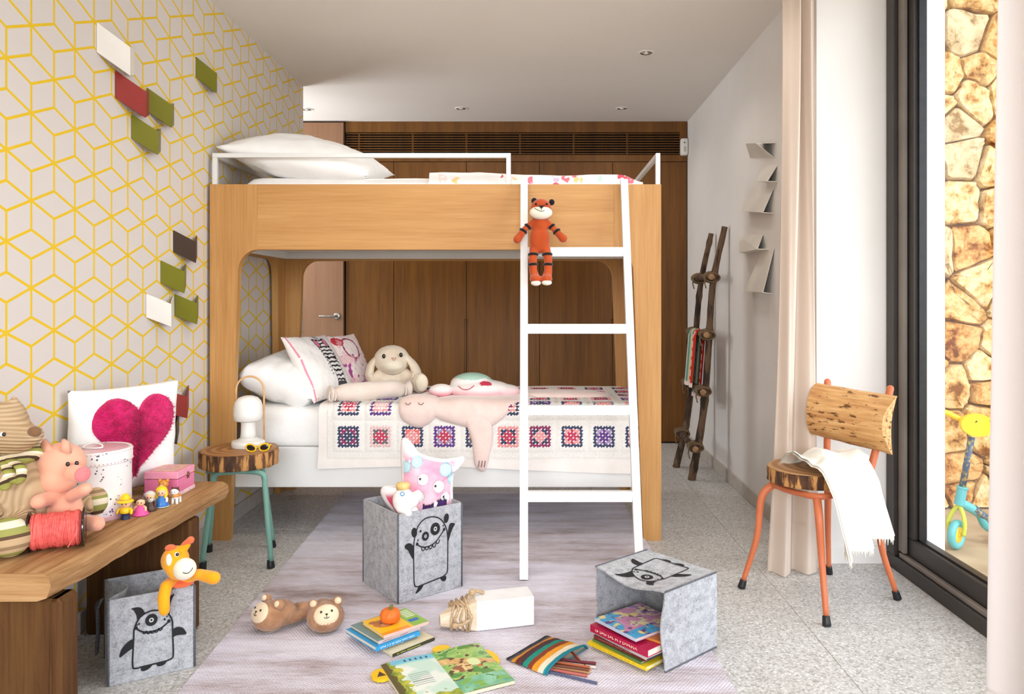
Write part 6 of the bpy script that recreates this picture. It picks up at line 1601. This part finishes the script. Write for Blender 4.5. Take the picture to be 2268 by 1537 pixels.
# wooden buoy with rope
bu = thing('wooden_buoy', 'white painted pencil shaped wooden block with rope tied round its tip on the rug', 'ornament', (-.15, 2.56, RZ))
d_ = Vector((.968, .25, 0)).normalized(); s_ = Vector((-d_.y, d_.x, 0)); Bc = Vector((-.195, 2.515, RZ+.0008))
def BP(x, y, z): return Bc+d_*x+s_*y+Z*z
BW = mat('chalk_paint', C(236, 236, 236), C(230, 229, 228), .6, (14,)*3); RPM = mat('hemp_rope', C(206, 180, 146), C(176, 146, 110), .9, (140,)*3, bump=.6, bsc=(300,)*3)
w2 = .098
mb = MB(); mb.hull([BP(x, y, z) for x in (.0, .196) for (y, z) in ((.003, 0), (w2-.003, 0), (0, .003), (0, w2-.003), (.003, w2), (w2-.003, w2), (w2, .003), (w2, w2-.003))]); part('block', mb, BW, bu)
mb = MB(); r8 = [BP(0, y, z) for (y, z) in ((.003, .0), (w2-.003, 0), (0, .003), (0, w2-.003), (.003, w2), (w2-.003, w2), (w2, .003), (w2, w2-.003))]
tip = [BP(-.118, w2*.5+.020*cos(a), .030+.020*sin(a)) for a in [2*pi*k/10 for k in range(10)]]
mb.hull(r8+tip); part('tip', mb, mat('bare_wood_washed', C(232, 218, 198), C(220, 198, 170), .7, (30,)*3), bu)
mb = MB()
for k in range(5):
    x = -.028-.012*k; f = 1+x/.118*.62; hz = w2*f
    pts = [(-.006, -.002), (w2*.5, -.006), (w2+.006, -.002), (w2+.006, w2*.5), (w2, w2+.004), (w2*.5, w2+.008), (0, w2+.004), (-.007, w2*.5)]
    mb.tube([BP(x+.010*sin(i*2+k), w2*.5+(y-w2*.5)*f, max(.004, .028+(z-.028)*f)) for i, (y, z) in enumerate(pts)], .0048, 6, closed=True)
mb.tube(bez([BP(-.03, .0, .07), BP(-.02, -.006, .05), BP(-.05, -.012, .035), BP(-.075, -.006, .03)], 10), .005, 6)
mb.tube(bez([BP(-.02, .05, w2+.006), BP(-.005, .05, w2+.018), BP(.02, .06, w2+.012), BP(.035, .062, w2+.004)], 10), .006, 6)
mb.ell(BP(-.008, .048, w2+.016), .012, None, 10, 8); mb.ell(BP(-.075, -.006, .03), .010, None, 10, 8)
part('rope', mb, RPM, bu)

# pencil pouch and colouring pencils
po = thing('pencil_pouch', 'striped fabric pencil pouch lying open on the rug, pencils spilling out', 'pouch', (.05, 2.35, RZ))
PL, PT, PRr, PB = Vector((-.0915, 2.316, 0)), Vector((.0355, 2.48, 0)), Vector((.163, 2.385, 0)), Vector((.03, 2.215, 0))
SC8 = [C(44, 44, 52), C(92, 84, 92), C(206, 142, 44), C(96, 46, 44), C(70, 56, 62), C(36, 134, 116), C(132, 62, 42), C(222, 150, 46), C(226, 214, 192), C(30, 140, 156)]
SCW = [0, .07, .14, .24, .34, .42, .54, .66, .80, .93, 1]
def pouchp(u, v, sg):
    a = PL.lerp(PB, v); b = PT.lerp(PRr, v)     # u across the opening edge, v from closed end to the zip
    p = a.lerp(b, u); h = .026*max(0, (1-(2*u-1)**2))**.5*(smoothstep(0, .35, v)*.55+.45*(v))*(.6+.4*smoothstep(.0, .3, v))
    p.z = RZ+.004+(h+.002*fbm(u*6, v*6) if sg > 0 else 0.0)
    return p
def pcolr(u, v):
    for k in range(10):
        if v < SCW[k+1]+.0: return SC8[k]
    return SC8[-1]
mb = MB(); mb.grid(40, 60, lambda u, v: pouchp(u, v, 1), True, pcolr); mb.grid(40, 10, lambda u, v: pouchp(u, v, -1), True, pcolr)
part('pouch_body', mb, cmat('pouch_weave', .9, .4, 500), po)
mb = MB(); mb.tube([pouchp(k/20, 1, 1)+Vector((.001, -.001, .001)) for k in range(21)], .0035, 6)
part('zipper', mb, mat('teal_zip', C(24, 118, 134), None, .6), po)
PCOL = [('ochre', C(206, 130, 76)), ('maroon', C(120, 36, 48)), ('tan', C(196, 140, 96)), ('white', C(224, 210, 200)), ('dusty rose', C(196, 104, 96)), ('brick', C(166, 72, 52)), ('slate blue', C(86, 92, 124)), ('brown', C(112, 66, 46)), ('sienna', C(180, 96, 60)), ('burgundy', C(104, 30, 44))]
LEAD = mat('pencil_wood', C(226, 190, 146), None, .7)
def pencil(a, b, nm, c, lab):
    a, b = Vector(a), Vector(b); t = thing('colouring_pencil', lab, 'pencil', a, 0, 'colouring pencils spilling from the striped pouch'); d = (b-a).normalized(); L = (b-a).length; R = d.to_track_quat('Z', 'Y').to_matrix()
    part('shaft', MB().lathe([(.0037, 0), (.0039, .002), (.0039, L-.018)], 6, a, R), mat('lacquer', c, None, .3), t, sharp=30)
    part('cut_end', MB().lathe([(.0034, -.0003), (.001, -.0006)], 8, a, R), LEAD, t)
    tp = part('sharpened_tip', MB().lathe([(.0038, L-.018), (.0015, L-.005)], 8, a, R), LEAD, t); part('lead_point', MB().lathe([(.0014, L-.005), (.0003, L)], 8, a, R), mat('lead', c, None, .4), tp)
io = (PRr-PB).normalized(); out_ = Vector((.97, -.25, 0)).normalized()
sp_list = [(.10, .150, -.20, 0), (.18, .105, -.10, 0), (.26, .10, -.06, 0), (.34, .095, -.10, 0), (.43, .098, -.03, 0), (.53, .085, .03, 0), (.70, .105, -.95, 0), (.24, .10, -.03, 1), (.34, .092, -.08, 1), (.45, .095, .0, 1)]
labs = ['slate blue pencil lying farthest out along the rug', ]
order = [6, 4, 2, 0, 3, 1, 5, 7, 8, 9]
for i, ((f, ext, ang, lay), ci) in enumerate(zip(sp_list, order)):
    dr = Matrix.Rotation(ang, 3, 'Z') @ out_; st = PB.lerp(PRr, f); z = RZ+.0048+lay*.0082
    a = st-dr*.075; b = st+dr*ext; a.z = z; b.z = z
    lab = ['%s colouring pencil lying lowest, reaching farthest out of the pouch', '%s colouring pencil next to the long lowest one', '%s colouring pencil lying flat in the pouch mouth', '%s colouring pencil on the rug between tan and white ones', '%s pencil lying in the middle of the spilled bundle', '%s pencil nearest the pouch middle beside the pale one', '%s pencil at the far side pointing off towards the books', '%s pencil on top of the bundle nearest the camera', '%s pencil lying across the top of the spilled bundle', '%s pencil topmost and farthest back in the bundle'][i] % PCOL[ci][0]
    pencil(b, a, PCOL[ci][0], PCOL[ci][1], lab)
